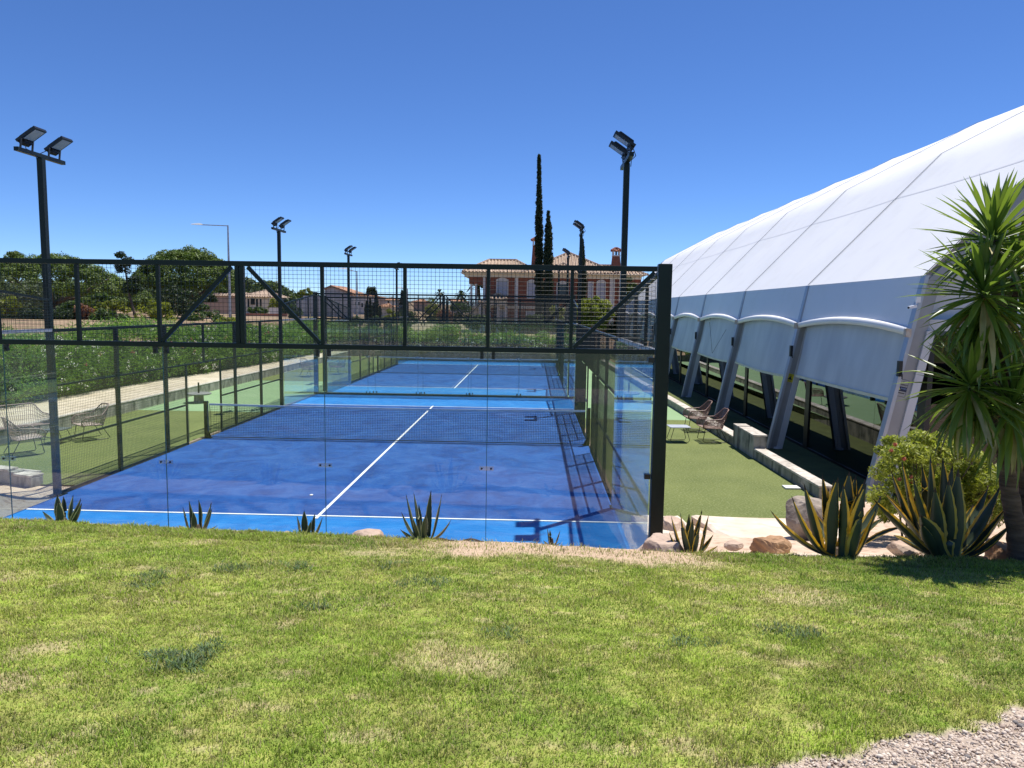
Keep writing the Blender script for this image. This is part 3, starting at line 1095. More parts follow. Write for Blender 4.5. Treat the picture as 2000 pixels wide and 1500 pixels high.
half = prof_pts(PROF[2], PROF[3], 8)[:-1]+prof_pts(PROF[3], PROF[4], 6)[:-1]+prof_pts(PROF[4], PROF[5], 6)
full = half+[(2*XR-x, z) for x, z in half[-2::-1]]
NB = 14
for k in range(8):
    V = []
    for j in range(NB+1):
        t = j/NB
        y = FY[k]+(FY[k+1]-FY[k])*t
        sg = 4*t*(1-t)*0.055
        for i, (x, z) in enumerate(full):
            # sag towards the inside of the arch, softened at the eave
            q = min(1.0, 0.45+i/9.0) if i < len(full)/2 else 1
            a = (XR-x, 3.0-z)
            L = math.hypot(*a)
            V.append((x+fx(k+t)+a[0]/L*sg*q, y, z+a[1]/L*sg*q))
    m = len(full)
    Fq = [(j*m+i, j*m+i+1, (j+1)*m+i+1, (j+1)*m+i) for j in range(NB) for i in range(m-1)]
    o = mesh_np('roof_panel', V, Fq, MEMB, parent=tent, smooth=False)
    for ii in (5, 11, 17):
        for side_ in (0, 1):
            i2 = ii if not side_ else m-1-ii
            Vw = []
            for j in range(NB+1):
                a_, b_ = V[j*m+i2], V[j*m+i2+1]
                dx_, dz_ = b_[0]-a_[0], b_[2]-a_[2]
                Lq = math.hypot(dx_, dz_)
                nx_, nz_ = -dz_/Lq*0.004, dx_/Lq*0.004
                for q_ in (0.3, 0.3+0.05/Lq):
                    Vw.append((a_[0]+dx_*q_+nx_, a_[1], a_[2]+dz_*q_+nz_))
            Fw = [(j*2, j*2+1, j*2+3, j*2+2) for j in range(NB)]
            mesh_np('weld_strip', Vw, Fw, pm('membrane_weld', (0.66, 0.66, 0.67), rough=0.5), parent=o)
    # valance below the eave
    V = []
    for j in range(NB+1):
        t = j/NB
        y = FY[k]+(FY[k+1]-FY[k])*t
        sg = 4*t*(1-t)
        e = V_eave = None
        xe, ze = PROF[2]
        a = (XR-xe, 3.0-ze)
        L = math.hypot(*a)
        xe += a[0]/L*sg*0.055*0.45
        ze += a[1]/L*sg*0.055*0.45-0.004
        xb, zb = PROF[1][0]+0.02, PROF[1][1]+0.16*sg
        for i in range(7):
            f = i/6
            V.append((xe+(xb-xe)*f+fx(k+t)-0.0*f, y, ze+(zb-ze)*f))
    Fq = [(j*7+i, j*7+i+1, (j+1)*7+i+1, (j+1)*7+i) for j in range(NB) for i in range(6)]
    mesh_np('valance', V, Fq, MEMB, parent=tent, smooth=True)
    # curved gutter
    V = []
    for j in range(NB+1):
        t = j/NB
        y = FY[k]+0.07+(FY[k+1]-FY[k]-0.14)*t
        z = PROF[1][1]+0.16*4*t*(1-t)
        x = PROF[1][0]+fx(k+t)
        V += [(x+0.05, y, z+0.045), (x-0.07, y, z-0.005), (x-0.055, y, z-0.13), (x+0.04, y, z-0.13)]
    Fq = [(j*4+i, j*4+(i+1) % 4, (j+1)*4+(i+1) % 4, (j+1)*4+i) for j in range(NB) for i in range(4)]
    mesh_np('gutter', V, Fq, MEMB, parent=tent, smooth=False)
    # blind
    rb = random.Random(k)
    amp = 0.003 if k == 0 else 0.02
    V = []
    ny, nz = 60, 8
    zb = [1.80, 1.74, 1.72, 1.70, 1.72, 1.7, 1.7, 1.7][k]
    for j in range(ny+1):
        t = j/ny
        y = FY[k]+0.2+(FY[k+1]-FY[k]-0.4)*t
        for i in range(nz+1):
            f = i/nz
            z = 3.14+0.14*4*t*(1-t)*(1-f)-(3.14-zb+0.06*4*t*(1-t)*(1 if k else 0))*f
            x = 10.13+(z+0.3)*0.189+0.20+fx(k+t)+amp*(math.sin(t*(31+5*k)+2.6*math.sin(f*1.6+k)+3*math.sin(t*5+k)+k)+0.5*math.sin(t*73+2*f+4*math.sin(t*3)))*(0.25+0.75*(1-f))*(0.5+0.5*math.sin(t*4+k*2))+0.02*math.sin(t*6+k+f*2)
            V.append((x, y, z))
    Fq = [(j*(nz+1)+i, j*(nz+1)+i+1, (j+1)*(nz+1)+i+1, (j+1)*(nz+1)+i) for j in range(ny) for i in range(nz)]
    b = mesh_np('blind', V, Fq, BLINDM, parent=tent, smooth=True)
    mb = MB()
    pv = None
    for j in range(0, ny+1, 4):
        p = Vector(V[j*(nz+1)+nz])
        if pv is not None:
            mb.beam(pv, p, 0.03, 0.07)
        pv = p
    mb.build('hem', HEM, b)
    # glazing
    x0 = 11.28+fx(k)
    for q in range(3):
        ya = FY[k]+0.35+(FY[k+1]-FY[k]-0.4)*q/3
        yb = FY[k]+0.35+(FY[k+1]-FY[k]-0.4)*(q+1)/3
        mb = MB()
        mb.box(x0-0.006, x0+0.006, ya+0.004, yb-0.004, -0.22, 3.15)
        mb.build('window_pane', PGLASS, tent)
    mb = MB()
    mb.box(x0-0.05, x0+0.05, FY[k]+0.04, FY[k]+0.34, -0.3, 3.15)
    mb.box(x0-0.04, x0+0.04, FY[k]+0.35, FY[k+1]+0.03, -0.3, -0.225)
    mb.box(x0-0.04, x0+0.04, FY[k]+0.35, FY[k+1]+0.03, 3.152, 3.25)
    mb.build('window_frame', BLACK, tent)

for k in range(9):
    y = FY[k]
    dx = fx(k)

    def seg(mb, w0, w1, hy, a, b, ya=0.0):
        # slanted box between two profile points, from inner offset w0 to w1 (horizontal)
        vs = []
        for (px, pz) in (a, b):
            for (xx_, yy_) in ((w0, -hy), (w1, -hy), (w1, hy), (w0, hy)):
                vs.append((px+xx_+dx, y+yy_+ya, pz))
        mb.add(vs, [(3, 2, 1, 0), (4, 5, 6, 7), (0, 1, 5, 4), (1, 2, 6, 5), (2, 3, 7, 6), (3, 0, 4, 7)])
    leg = None
    mb = MB()
    f0 = (10.13, -0.3)
    f1 = (11.02, 4.26)
    wd = 0.30 if k == 0 else 0.22
    seg(mb, 0.045, wd, 0.045, f0, f1)
    leg = mb.build('leg', LEGA, tent)
    mb = MB()
    seg(mb, -0.03, 0.043, 0.085, f0, f1)
    mb.build('flange', LEGC, leg)
    mb = MB()
    seg(mb, wd+0.002, wd+0.16, 0.085, f0, (10.13+0.189*3.5, 3.2))
    # rounded shoe at the foot
    mb.lathe((10.13+wd+0.06+dx, y, -0.31), [(0.13, 0), (0.14, 0.03), (0.12, 0.1)], 14)
    mb.build('pale_profile', LEGB, leg)
    # dark keder line over the roof
    pts = [(x+dx-0.012, y, z+0.016) for x, z in full]
    mb = MB()
    for i in range(len(pts)-1):
        mb.beam(pts[i], pts[i+1], 0.024, 0.010)
    mb.build('roof_seam', KED, tent)
    # winch, bracket
    mb = MB()
    xw = 10.13+(2.45+0.3)*0.2+dx
    mb.box(xw-0.10, xw-0.035, y-0.15, y-0.05, 2.32, 2.62)
    mb.tube([(xw-0.06, y-0.16, 2.4), (xw-0.06, y-0.2, 2.36), (xw-0.06, y-0.2, 2.28)], 0.012, 6)
    mb.build('winch', BLACK, tent)
    mb = MB()
    mb.box(10.68+dx, 10.78+dx, y-0.12, y-0.02, 3.08, 3.24)
    mb.build('gutter_bracket', pm('rusty_bracket', (0.42, 0.30, 0.2), (0.5, 0.47, 0.42), scale=10, rough=0.7), tent)
    mb = MB()
    for i in range(len(full)-1):
        a, b = full[i], full[i+1]
        mb.beam((a[0]+dx+0.1, y, a[1]-0.24), (b[0]+dx+0.1, y, b[1]-0.24), 0.12, 0.3)
    mb.build('arch_beam', LEGA if k == 0 else ALU, tent)

# gable end facing the camera, far gable and far side
y = FY[0]
mb = MB()
gp = [(x+0.05, z-0.1) for x, z in full]
n = len(gp)
vs = [(x, y+0.35, z) for x, z in gp]+[(2*XR-11.2, y+0.35, 3.42), (11.2, y+0.35, 3.42)]
mb.add(vs, [tuple(range(len(vs)))])
mb.build('gable_fabric', pm('shaded_gable_fabric', (0.5, 0.53, 0.57), (0.56, 0.59, 0.62), scale=1, rough=0.6), tent)  # grey-white fabric with the gable's shade mixed into the colour
mb = MB()
mb.box(10.95, 2*XR-10.95, y+0.12, y+0.32, 3.2, 3.42)
mb.build('gable_beam', LEGB, tent)
x = 11.45
while x < 2*XR-12:
    mb = MB()
    mb.box(x, x+1.93, y+0.294, y+0.306, -0.2, 3.19)
    mb.build('window_pane', glassmat('dark_gable_glass', (0.12, 0.15, 0.14), 0.05) if 'dark_gable_glass' not in MATS else MATS['dark_gable_glass'], tent)
    mb = MB()
    mb.box(x+1.935, x+1.995, y+0.25, y+0.34, -0.3, 3.198)
    mb.build('window_frame', BLACK, tent)
    x += 2.0
mb = MB()
vs = [(x, FY[8]-0.1, z) for x, z in gp]+[(2*XR-10.4, FY[8]-0.1, -0.3), (10.4, FY[8]-0.1, -0.3)]
mb.add(vs, [tuple(range(len(vs)))])
mb.build('far_gable', MEMB, tent)
mb = MB()
mb.box(2*XR-11.2, 2*XR-11.1, y+0.3, FY[8], -0.3, 4.2)
mb.build('far_side_wall', pm('dim_wall', (0.12, 0.13, 0.15), rough=0.8), tent)
mb = MB()
mb.box(11.36, 2*XR-11.3, y+0.36, FY[8]-0.2, -0.36, -0.25)
mb.build('indoor_floor', pm('indoor_blue_floor', (0.015, 0.06, 0.25), (0.02, 0.09, 0.3), scale=0.6, rough=0.5), tent)
# V shaped cord hanging in front of the third blind
mb = MB()
p0 = at(1386, 629, 19.2)
pm_ = at(1391, 690, 19.4)
p1 = at(1425, 632, 19.6)
mb.tube([p0, pm_], 0.006, 5)
mb.tube([pm_, p1], 0.006, 5)
mb.build('blind_cord', BLACK, tent)

# security camera on the first leg
q = at(1783, 598, 5.35)
sc_ = empty('security_camera', q, 'small white security camera sticking out from the nearest slanted leg', 'camera')
mb = MB()
mb.beam(q+Vector((0.06, 0, 0)), q+Vector((-0.10, -0.05, -0.03)), 0.05, 0.05)
mb.build('housing', pm('white_plastic', (0.75, 0.76, 0.78), rough=0.4), sc_)
mb = MB()
mb.tube([q+Vector((-0.10, -0.05, -0.03)), q+Vector((-0.112, -0.054, -0.033))], 0.02, 12)
mb.build('lens', BLACK, sc_)
mb = MB()
mb.tube([q+Vector((0.04, 0, 0.02)), q+Vector((0.1, 0.03, 0.1)), q+Vector((0.14, 0.12, 0.1))], 0.012, 6)
mb.box(q.x+0.05, q.x+0.13, q.y-0.02, q.y+0.05, q.z+0.07, q.z+0.18)
mb.build('bracket', pm('white_plastic', (0.75, 0.76, 0.78)), sc_)


# notice with lettering
def text_mesh(txt, size, mat, parent, org, ex, ez, nrm, name='lettering', align='CENTER', extrude=0.0):
    cu = bpy.data.curves.new('t', 'FONT')
    cu.body = txt
    cu.size = size
    cu.align_x = align
    cu.align_y = 'CENTER'
    tmp = bpy.data.objects.new('t', cu)
    C.objects.link(tmp)
    dg = bpy.context.evaluated_depsgraph_get()
    me = bpy.data.meshes.new_from_object(tmp.evaluated_get(dg))
    bpy.data.objects.remove(tmp)
    off = root_off(parent)
    for v in me.vertices:
        p = org+ex*v.co.x+ez*v.co.y+nrm*0.0015
        v.co = p-off
    me.materials.clear()
    me.materials.append(mat)
    me.name = name
    o = bpy.data.objects.new(name, me)
    C.objects.link(o)
    o.parent = parent
    return o


def face_quad(mb, org, ex, ez, x0, x1, z0, z1, lift, mi=0):
    n_ = ez.cross(ex)
    n_ = Vector((0, -1, 0))
    mb.add([org+ex*a+ez*b+n_*lift for a, b in ((x0, z0), (x1, z0), (x1, z1), (x0, z1))], [(0, 1, 2, 3)], mi)


ez = Vector((0.92, 0, 4.56)).normalized()
ex = Vector((4.56, 0, -0.92)).normalized()
ny_ = Vector((0, -1, 0))
yl = 5.52-0.045
o1 = at(1762, 758, yl)
t1 = at(1766.5, 741.5, yl)
hh = (t1-o1).length
ww = 0.092
sg = empty('notice_plate', o1-ez*hh, 'framed grey notice with dark blue AVISO band on the nearest slanted leg', 'sign')
yy0 = yl-0.008
mb = MB()
n0 = [o1+ex*a+ez*b for a, b in ((-ww, -hh), (ww, -hh), (ww, hh), (-ww, hh))]
mb.add([p+ny_*0.002 for p in n0]+[p+ny_*0.007 for p in n0], [(0, 1, 2, 3), (4, 5, 6, 7), (0, 1, 5, 4), (1, 2, 6, 5), (2, 3, 7, 6), (3, 0, 4, 7)])
mb.build('plate', pm('grey_notice', (0.30, 0.31, 0.31), rough=0.5), sg)
NAVY = pm('navy_print', (0.006, 0.012, 0.05), rough=0.5)
mb = MB()
t_ = 0.006
for (a, b, c_, d_) in ((-ww, ww, hh-t_, hh), (-ww, ww, -hh, -hh+t_), (-ww, -ww+t_, -hh+t_, hh-t_), (ww-t_, ww, -hh+t_, hh-t_)):
    face_quad(mb, o1, ex, ez, a, b, c_, d_, 0.009)
mb.build('border', NAVY, sg)
mb = MB()
face_quad(mb, o1, ex, ez, -ww+t_, ww-t_, -hh*0.38, hh*0.16, 0.009)
mb.build('blue_band', NAVY, sg)
mb = MB()
c0 = o1+ex*(-ww*0.6)+ez*(-hh*0.12)+ny_*0.011
mb.add([c0+ex*-0.022+ez*-0.022, c0+ex*0.022+ez*-0.022, c0+ez*0.024], [(0, 1, 2)])
mb.build('warning_triangle', pm('yellow_print', (0.55, 0.6, 0.12), rough=0.5), sg)
PALE = pm('pale_blue_print', (0.25, 0.36, 0.6), rough=0.5)
text_mesh('AVISO', 0.042, PALE, sg, o1+ex*(ww*0.28)+ez*(-hh*0.05)+ny_*0.010, ex, ez, ny_)
INK = pm('black_ink', (0.01, 0.01, 0.012), rough=0.5)
text_mesh('A:', 0.04, INK, sg, o1+ex*0.0+ez*(hh*0.74)+ny_*0.009, ex, ez, ny_)
for zf, w_, s_ in ((0.42, 0.9, 0.016), (-0.56, 0.75, 0.014), (-0.62, 0.7, 0.008), (0.30, 0.8, 0.006)):
    mb = MB()
    rr = random.Random(int(zf*100))
    a = -ww*w_
    while a < ww*w_-0.004:
        l_ = rr.uniform(0.006, 0.022)
        face_quad(mb, o1, ex, ez, a, min(a+l_, ww*w_), hh*zf-s_/2, hh*zf+s_/2, 0.009)
        a += l_+0.003
    mb.build('printed_line', INK, sg)

yl = 11.554-0.045
o2 = at(1543.0, 738, yl)
t2 = at(1545, 730.0, yl)
h2 = (t2-o2).length
w2 = h2*0.8
ys = empty('warning_sign', o2-ez*h2, 'small yellow warning sign with black symbol on the second slanted leg', 'sign')
mb = MB()
n0 = [o2+ex*a+ez*b for a, b in ((-w2, -h2), (w2, -h2), (w2, h2), (-w2, h2))]
mb.add([p+ny_*0.002 for p in n0]+[p+ny_*0.006 for p in n0], [(0, 1, 2, 3), (4, 5, 6, 7), (0, 1, 5, 4), (1, 2, 6, 5), (2, 3, 7, 6), (3, 0, 4, 7)])
mb.build('plate', pm('yellow_plate', (0.55, 0.47, 0.02), rough=0.5), ys)
mb = MB()
face_quad(mb, o2, ex, ez, -w2*0.7, w2*0.7, h2*0.74, h2*0.84, 0.008)
face_quad(mb, o2, ex, ez, -w2*0.35, w2*0.35, h2*0.38, h2*0.55, 0.008)
mb.add([o2+ex*a+ez*b+ny_*0.008 for a, b in ((-w2*0.7, -h2*0.45), (w2*0.7, -h2*0.45), (w2*0.15, h2*0.3), (-w2*0.15, h2*0.3))], [(0, 1, 2, 3)])
face_quad(mb, o2, ex, ez, -w2*0.5, w2*0.5, -h2*0.8, -h2*0.68, 0.008)
mb.build('black_symbol', INK, ys)


# ------------------------------------------------------------------ low walls
def wx(y):
    return 9.02-0.028*(y-5.3)


lw = empty('low_wall', (9.1, 5.0, -0.3), 'low weathered concrete wall with a raised block between turf and white hall', 'wall')
mb = MB()
cp = MB()
for (ya, yb) in ((4.95, 8.72), (10.42, 16.0), (16.005, 24.5), (24.505, 40)):
    a, b = wx(ya), wx(yb)
    mb.add([(a, ya, -0.35), (a+0.26, ya, -0.35), (b+0.26, yb, -0.35), (b, yb, -0.35), (a, ya, 0.2), (a+0.26, ya, 0.2), (b+0.26, yb, 0.2), (b, yb, 0.2)],
           [(3, 2, 1, 0), (4, 5, 6, 7), (0, 1, 5, 4), (1, 2, 6, 5), (2, 3, 7, 6), (3, 0, 4, 7)])
    cp.add([(a-0.012, ya-0.01, 0.202), (a+0.272, ya-0.01, 0.202), (b+0.272, yb, 0.202), (b-0.012, yb, 0.202), (a-0.012, ya-0.01, 0.25), (a+0.272, ya-0.01, 0.25), (b+0.272, yb, 0.25), (b-0.012, yb, 0.25)],
           [(3, 2, 1, 0), (4, 5, 6, 7), (0, 1, 5, 4), (1, 2, 6, 5), (2, 3, 7, 6), (3, 0, 4, 7)])
mb.build('wall_body', CONC, lw, bevel=0.012)
cp.build('cap', CAP, lw, bevel=0.01)
mb = MB()
mb.box(wx(9)-0.02, wx(9)+0.30, 8.73, 9.98, -0.35, 0.53)
mb.box(wx(9)-0.05, wx(9)+0.27, 10.0, 10.41, -0.35, 0.55)
mb.build('raised_block', CONC, lw, bevel=0.012)
mb = MB()
mb.box(wx(9)-0.03, wx(9)+0.31, 8.72, 9.985, 0.532, 0.575)
mb.box(wx(9)-0.055, wx(9)+0.275, 9.995, 10.42, 0.552, 0.59)
mb.build('block_cap', CAP, lw, bevel=0.008)

kw = empty('kerb_wall', (-9.56, 20, 0), 'low concrete kerb wall running along the left sand path', 'wall')
mb = MB()
for (ya, yb) in ((6.0, 14), (14.006, 22), (22.006, 30), (30.006, 43)):
    mb.box(-9.66, -9.5, ya, yb, -0.2, 0.33)
mb.build('wall_body', CONC, kw, bevel=0.01)
mb = MB()
for (ya, yb) in ((6.0, 14), (14.006, 22), (22.006, 30), (30.006, 43)):
    mb.box(-9.67, -9.49, ya, yb, 0.332, 0.36)
mb.build('cap', CAP, kw, bevel=0.006)

cbk = empty('broken_wall_end', (-6.5, 4.8, -0.2), 'broken end of a low concrete wall by sand behind the left glass', 'wall')
mb = MB()
mb.beam((-9.2, 5.5, 0.03), (-6.4, 4.86, 0.03), 0.22, 0.40)
mb.beam((-6.39, 4.86, -0.02), (-5.95, 4.70, -0.02), 0.26, 0.36)
mb.build('wall_body', CONC, cbk, bevel=0.015)
mb = MB()
mb.beam((-9.2, 5.5, 0.255), (-6.55, 4.89, 0.255), 0.25, 0.045)
mb.beam((-6.39, 4.86, 0.185), (-5.95, 4.70, 0.185), 0.29, 0.045)
mb.beam((-6.6, 4.98, 0.22), (-6.1, 5.02, 0.17), 0.10, 0.06)
mb.build('cap', CAP, cbk, bevel=0.01)
p = Vector((8.80, 5.75, 0.0))
mb = MB()
mb.box(p.x-0.16, p.x+0.14, p.y-0.12, p.y+0.12, 0.001, 0.035)
tag(mb.build('drain_plate', pm('white_plate', (0.7, 0.7, 0.66), rough=0.6), origin=p, bevel=0.006), 'small white plate lying on turf against the low wall end', 'plate')

# stone wall behind the far court
STONE = pm('rough_stone_wall', (0.13, 0.11, 0.08), (0.26, 0.23, 0.18), scale=3, rough=0.95, bump=0.8, c=(0.07, 0.075, 0.045), cscale=9, camt=0.7, bscale=10)
sw = MB()
sw.box(-9.5, 9.0, 43.0, 43.5, -0.4, 0.42)
tag(sw.build('stone_wall', STONE, origin=(0, 43.2, -0.4)), 'low dark stone retaining wall behind the farthest court end', 'wall')


# ------------------------------------------------------------------ seats and tables
def seat_shape(kind, W, dense=True, mat=RATTAN):
    root = empty(kind, (0, 0, 0), 'x', 'chair')
    hw = W/2
    # seat outline and rim outline paths from right front to left front (facing +x)
    sp = [(0.29, -hw, 0.40), (0.0, -hw, 0.385), (-0.24, -hw+0.03, 0.37), (-0.27, 0, 0.37), (-0.24, hw-0.03, 0.37), (0.0, hw, 0.385), (0.29, hw, 0.40)]
    rp = [(0.30, -hw-0.01, 0.41), (0.30, -hw-0.03, 0.52), (0.22, -hw-0.045, 0.605), (0.0, -hw-0.05, 0.625), (-0.19, -hw-0.03, 0.64), (-0.29, -hw+0.02, 0.74), (-0.39, -hw+0.07, 0.86), (-0.42, -hw+0.13, 0.885),
          (-0.43, 0, 0.89)]
    rp = rp+[(a, -b, c) for a, b, c in rp[-2::-1]]

    def resamp(P, n):
        P = [Vector(p) for p in P]
        d = [0]
        for i in range(1, len(P)):
            d.append(d[-1]+(P[i]-P[i-1]).length)
        out = []
        for k in range(n+1):
            s_ = d[-1]*k/n
            i = max(j for j in range(len(d)) if d[j] <= s_+1e-9)
            i = min(i, len(P)-2)
            out.append(P[i].lerp(P[i+1], (s_-d[i])/(d[i+1]-d[i])))
        return out
    mb = MB()
    mb.tube(resamp(rp, 60), 0.015, 7)
    mb.tube(resamp(sp, 40)+[Vector(sp[0])], 0.012, 6)
    mb.build('rim', mat, root, smooth=True, local=True)
    N = 58 if dense else 34
    if W > 0.9:
        N = int(N*1.7)
    a = resamp(sp, N)
    # arms: match by arc so that the arms take about 60% of the way
    b = resamp(rp, N)
    mb = MB()
    for i in range(1, N):
        p, q = a[i], b[i]
        mid = (p+q)/2
        out = Vector((mid.x+0.02, mid.y, 0)).normalized()*0.02
        mb.tube([p, mid+out, q], 0.0055 if dense else 0.006, 4, cap=False)
    for f in ((0.2, 0.35, 0.5, 0.65, 0.8) if dense else (0.25, 0.45, 0.65, 0.85)):
        pts = []
        for i in range(0, N+1):
            p, q = a[i], b[i]
            pts.append(p.lerp(q, f)+Vector((0, 0, 0)))
        mb.tube(pts, 0.005, 4)
    # seat strands
    n = int(W/0.024)
    for i in range(n+1):
        y = -hw+0.015+(W-0.03)*i/n
        mb.tube([(0.29, y, 0.402), (0.0, y, 0.378), (-0.25, y*0.93, 0.372)], 0.007, 4, cap=False)
    for x in (0.2, 0.08, -0.05, -0.16):
        mb.tube([(x, -hw, 0.384), (x, hw, 0.384)], 0.006, 4)
    mb.build('woven_shell', mat, root, local=True)
    for s_ in (-1, 1):
        y = s_*(hw-0.04)
        mb = MB()
        mb.tube([(0.22, y, 0.385), (0.25, y*1.02, 0.2), (0.28, y*1.06, 0.04), (0.24, y*1.06, 0.012), (0.0, y*1.06, 0.011), (-0.33, y*1.06, 0.012), (-0.38, y*1.06, 0.03), (-0.28, y*1.02, 0.2), (-0.19, y*0.98, 0.37)], 0.009, 6)
        mb.build('leg_loop', BLACK, root, smooth=True, local=True)
    mb = MB()
    for x in (0.22, -0.19):
        mb.tube([(x, -hw+0.05, 0.36), (x, hw-0.05, 0.36)], 0.008, 6)
    mb.build('stretcher', BLACK, root, local=True)
    return root


def low_table(top, W=0.56, D=0.5, h=0.42):
    root = empty('side_table', (0, 0, 0), 'x', 'table')
    mb = MB()
    poly = []
    for (cx, cy, a0) in ((W/2-0.07, D/2-0.07, 0), (-W/2+0.07, D/2-0.07, 90), (-W/2+0.07, -D/2+0.07, 180), (W/2-0.07, -D/2+0.07, 270)):
        for q in range(5):
            an = R(a0+q*22.5)
            poly.append((cx+0.07*math.cos(an), cy+0.07*math.sin(an)))
    mb.prism(poly, h-0.018, h)
    mb.build('table_top', top, root, local=True)
    for s_ in (-1, 1):
        mb = MB()
        y = s_*(D/2-0.09)
        mb.tube([(W/2-0.12, y, h-0.02), (W/2-0.06, y*1.12, 0.2), (W/2-0.02, y*1.2, 0.06), (W/2-0.06, y*1.2, 0.012), (-W/2+0.06, y*1.2, 0.012), (-W/2+0.02, y*1.2, 0.06), (-W/2+0.06, y*1.12, 0.2), (-W/2+0.12, y, h-0.02)], 0.008, 6)
        mb.build('leg_loop', BLACK, root, smooth=True, local=True)
    return root


A = seat_shape('rattan_armchair', 0.56, True, RATTAN)
A.location = (8.42, 11.0, 0.004)
A.rotation_euler = (0, 0, R(184))
A['label'] = 'brown rattan armchair nearest on the right turf, beside the low table'
A['group'] = 'rattan armchairs beside the courts'
dup(A, (8.40, 12.75, 0.004), R(182), 'brown rattan armchair behind the nearer one, right turf', 'rattan armchairs beside the courts')
dup(A, (8.2, 19.3, 0.0), R(200), 'dark armchair half hidden behind the corner post at the low wall end', 'rattan armchairs beside the courts')
T = low_table(pm('grey_table_top', (0.42, 0.44, 0.47), (0.5, 0.52, 0.55), scale=6, rough=0.35))
T.location = (7.52, 10.85, 0.004)
T.rotation_euler = (0, 0, R(4))
T['label'] = 'small low table with grey top on turf in front of two chairs'
B = seat_shape('rattan_armchair', 0.60, False, RATTAN2)
B.location = (-8.12, 7.5, 0.004)
B.rotation_euler = (0, 0, R(52))
B['label'] = 'greyish rattan armchair at the left picture edge seen from behind'
B['group'] = 'rattan armchairs beside the courts'
dup(B, (-7.85, 9.5, 0.004), R(232), 'greyish rattan armchair behind left mesh fence facing the loveseat', 'rattan armchairs beside the courts')
dup(B, (-7.6, 27.3, 0.0), R(-20), 'pale armchair far left behind glass with tilted back', 'rattan armchairs beside the courts')
dup(B, (-6.6, 28.9, 0.0), R(150), 'pale armchair far left behind glass, right of the tilted one', 'rattan armchairs beside the courts')
L2 = seat_shape('rattan_loveseat', 1.3, False, RATTAN2)
L2.location = (-9.35, 9.0, 0.004)
L2.rotation_euler = (0, 0, R(-28))
L2['label'] = 'two seat rattan sofa at the left edge before the hedge'
L2['category'] = 'sofa'
T2 = low_table(pm('dark_table_top', (0.12, 0.13, 0.13), rough=0.3), 0.5, 0.5, 0.36)
T2.location = (-8.3, 8.9, 0.004)
T2['label'] = 'low dark framed table between the rattan seats on left turf'


def parasol_base(loc, label):
    root = empty('parasol_base', loc, label, 'parasol base')
    mb = MB()
    mb.lathe(loc, [(0.2, 0.0), (0.17, 0.06), (0.16, 0.28)], 18)
    mb.build('foot', CONC, root)
    mb = MB()
    mb.lathe(loc, [(0.40, 0.282), (0.43, 0.30), (0.43, 0.33), (0.38, 0.345)], 28)
    mb.build('disc', pm('dark_disc', (0.16, 0.16, 0.15), (0.22, 0.22, 0.2), scale=8, rough=0.6), root)
    mb = MB()
    mb.lathe(loc, [(0.03, 0.346), (0.03, 0.72)], 10)
    mb.build('pole_sleeve', BLACK, root)
    return root


parasol_base((-8.43, 16.95, 0.0), 'round dark parasol base with pole sleeve by the left kerb wall')
parasol_base((7.3, 19.6, 0.0), 'round parasol base mirrored in hall glass, hidden behind corner post')


# ------------------------------------------------------------------ foliage helpers
def leaves(clumps, per, ln, wd, seed=1, up=0.3, outw=0.7, shell=0.55, jit=0.3):
    """clumps (n,4) x y z r -> quads and tints"""
    g = np.random.default_rng(seed)
    c = np.repeat(np.asarray(clumps, dtype=np.float64), per, axis=0)
    n = len(c)
    d = g.normal(size=(n, 3))
    d /= np.linalg.norm(d, axis=1)[:, None]
    rr = c[:, 3]*(shell+(1-shell)*g.random(n)**0.5)*(1+jit*(g.random(n)-0.5))
    p = c[:, :3]+d*rr[:, None]*np.array([1, 1, 0.85])
    nr = d*outw+g.normal(size=(n, 3))*0.6+np.array([0, 0, up])
    nr /= np.linalg.norm(nr, axis=1)[:, None]
    t = np.cross(nr, g.normal(size=(n, 3)))
    t /= np.linalg.norm(t, axis=1)[:, None]
    b = np.cross(nr, t)
    L = (ln*g.uniform(0.6, 1.3, n))[:, None]
    W = (wd*g.uniform(0.7, 1.2, n))[:, None]
    V = np.stack([p-t*L/2, p-b*W/2+t*L*0.05, p+t*L/2+nr*L*0.08, p+b*W/2+t*L*0.05], 1).reshape(-1, 3)
    F = np.arange(4*n).reshape(-1, 4)
    ct = np.repeat(g.random(len(clumps)), per)
    tint = np.clip(0.35*ct+0.75*g.random(n)-0.05, 0, 1)
    return V, F, tint


def clump_ell(c, r, n, cr, seed, lo=0.45, zmin=-1.0):
    g = np.random.default_rng(seed)
    out = []
    while len(out) < n:
        d = g.normal(size=3)
        d /= np.linalg.norm(d)
        if d[2] < zmin:
            continue
        q = lo+(1-lo)*g.random()**0.5
        out.append((c[0]+d[0]*r[0]*q, c[1]+d[1]*r[1]*q, c[2]+d[2]*r[2]*q, cr*g.uniform(0.6, 1.25)))
    return np.array(out)


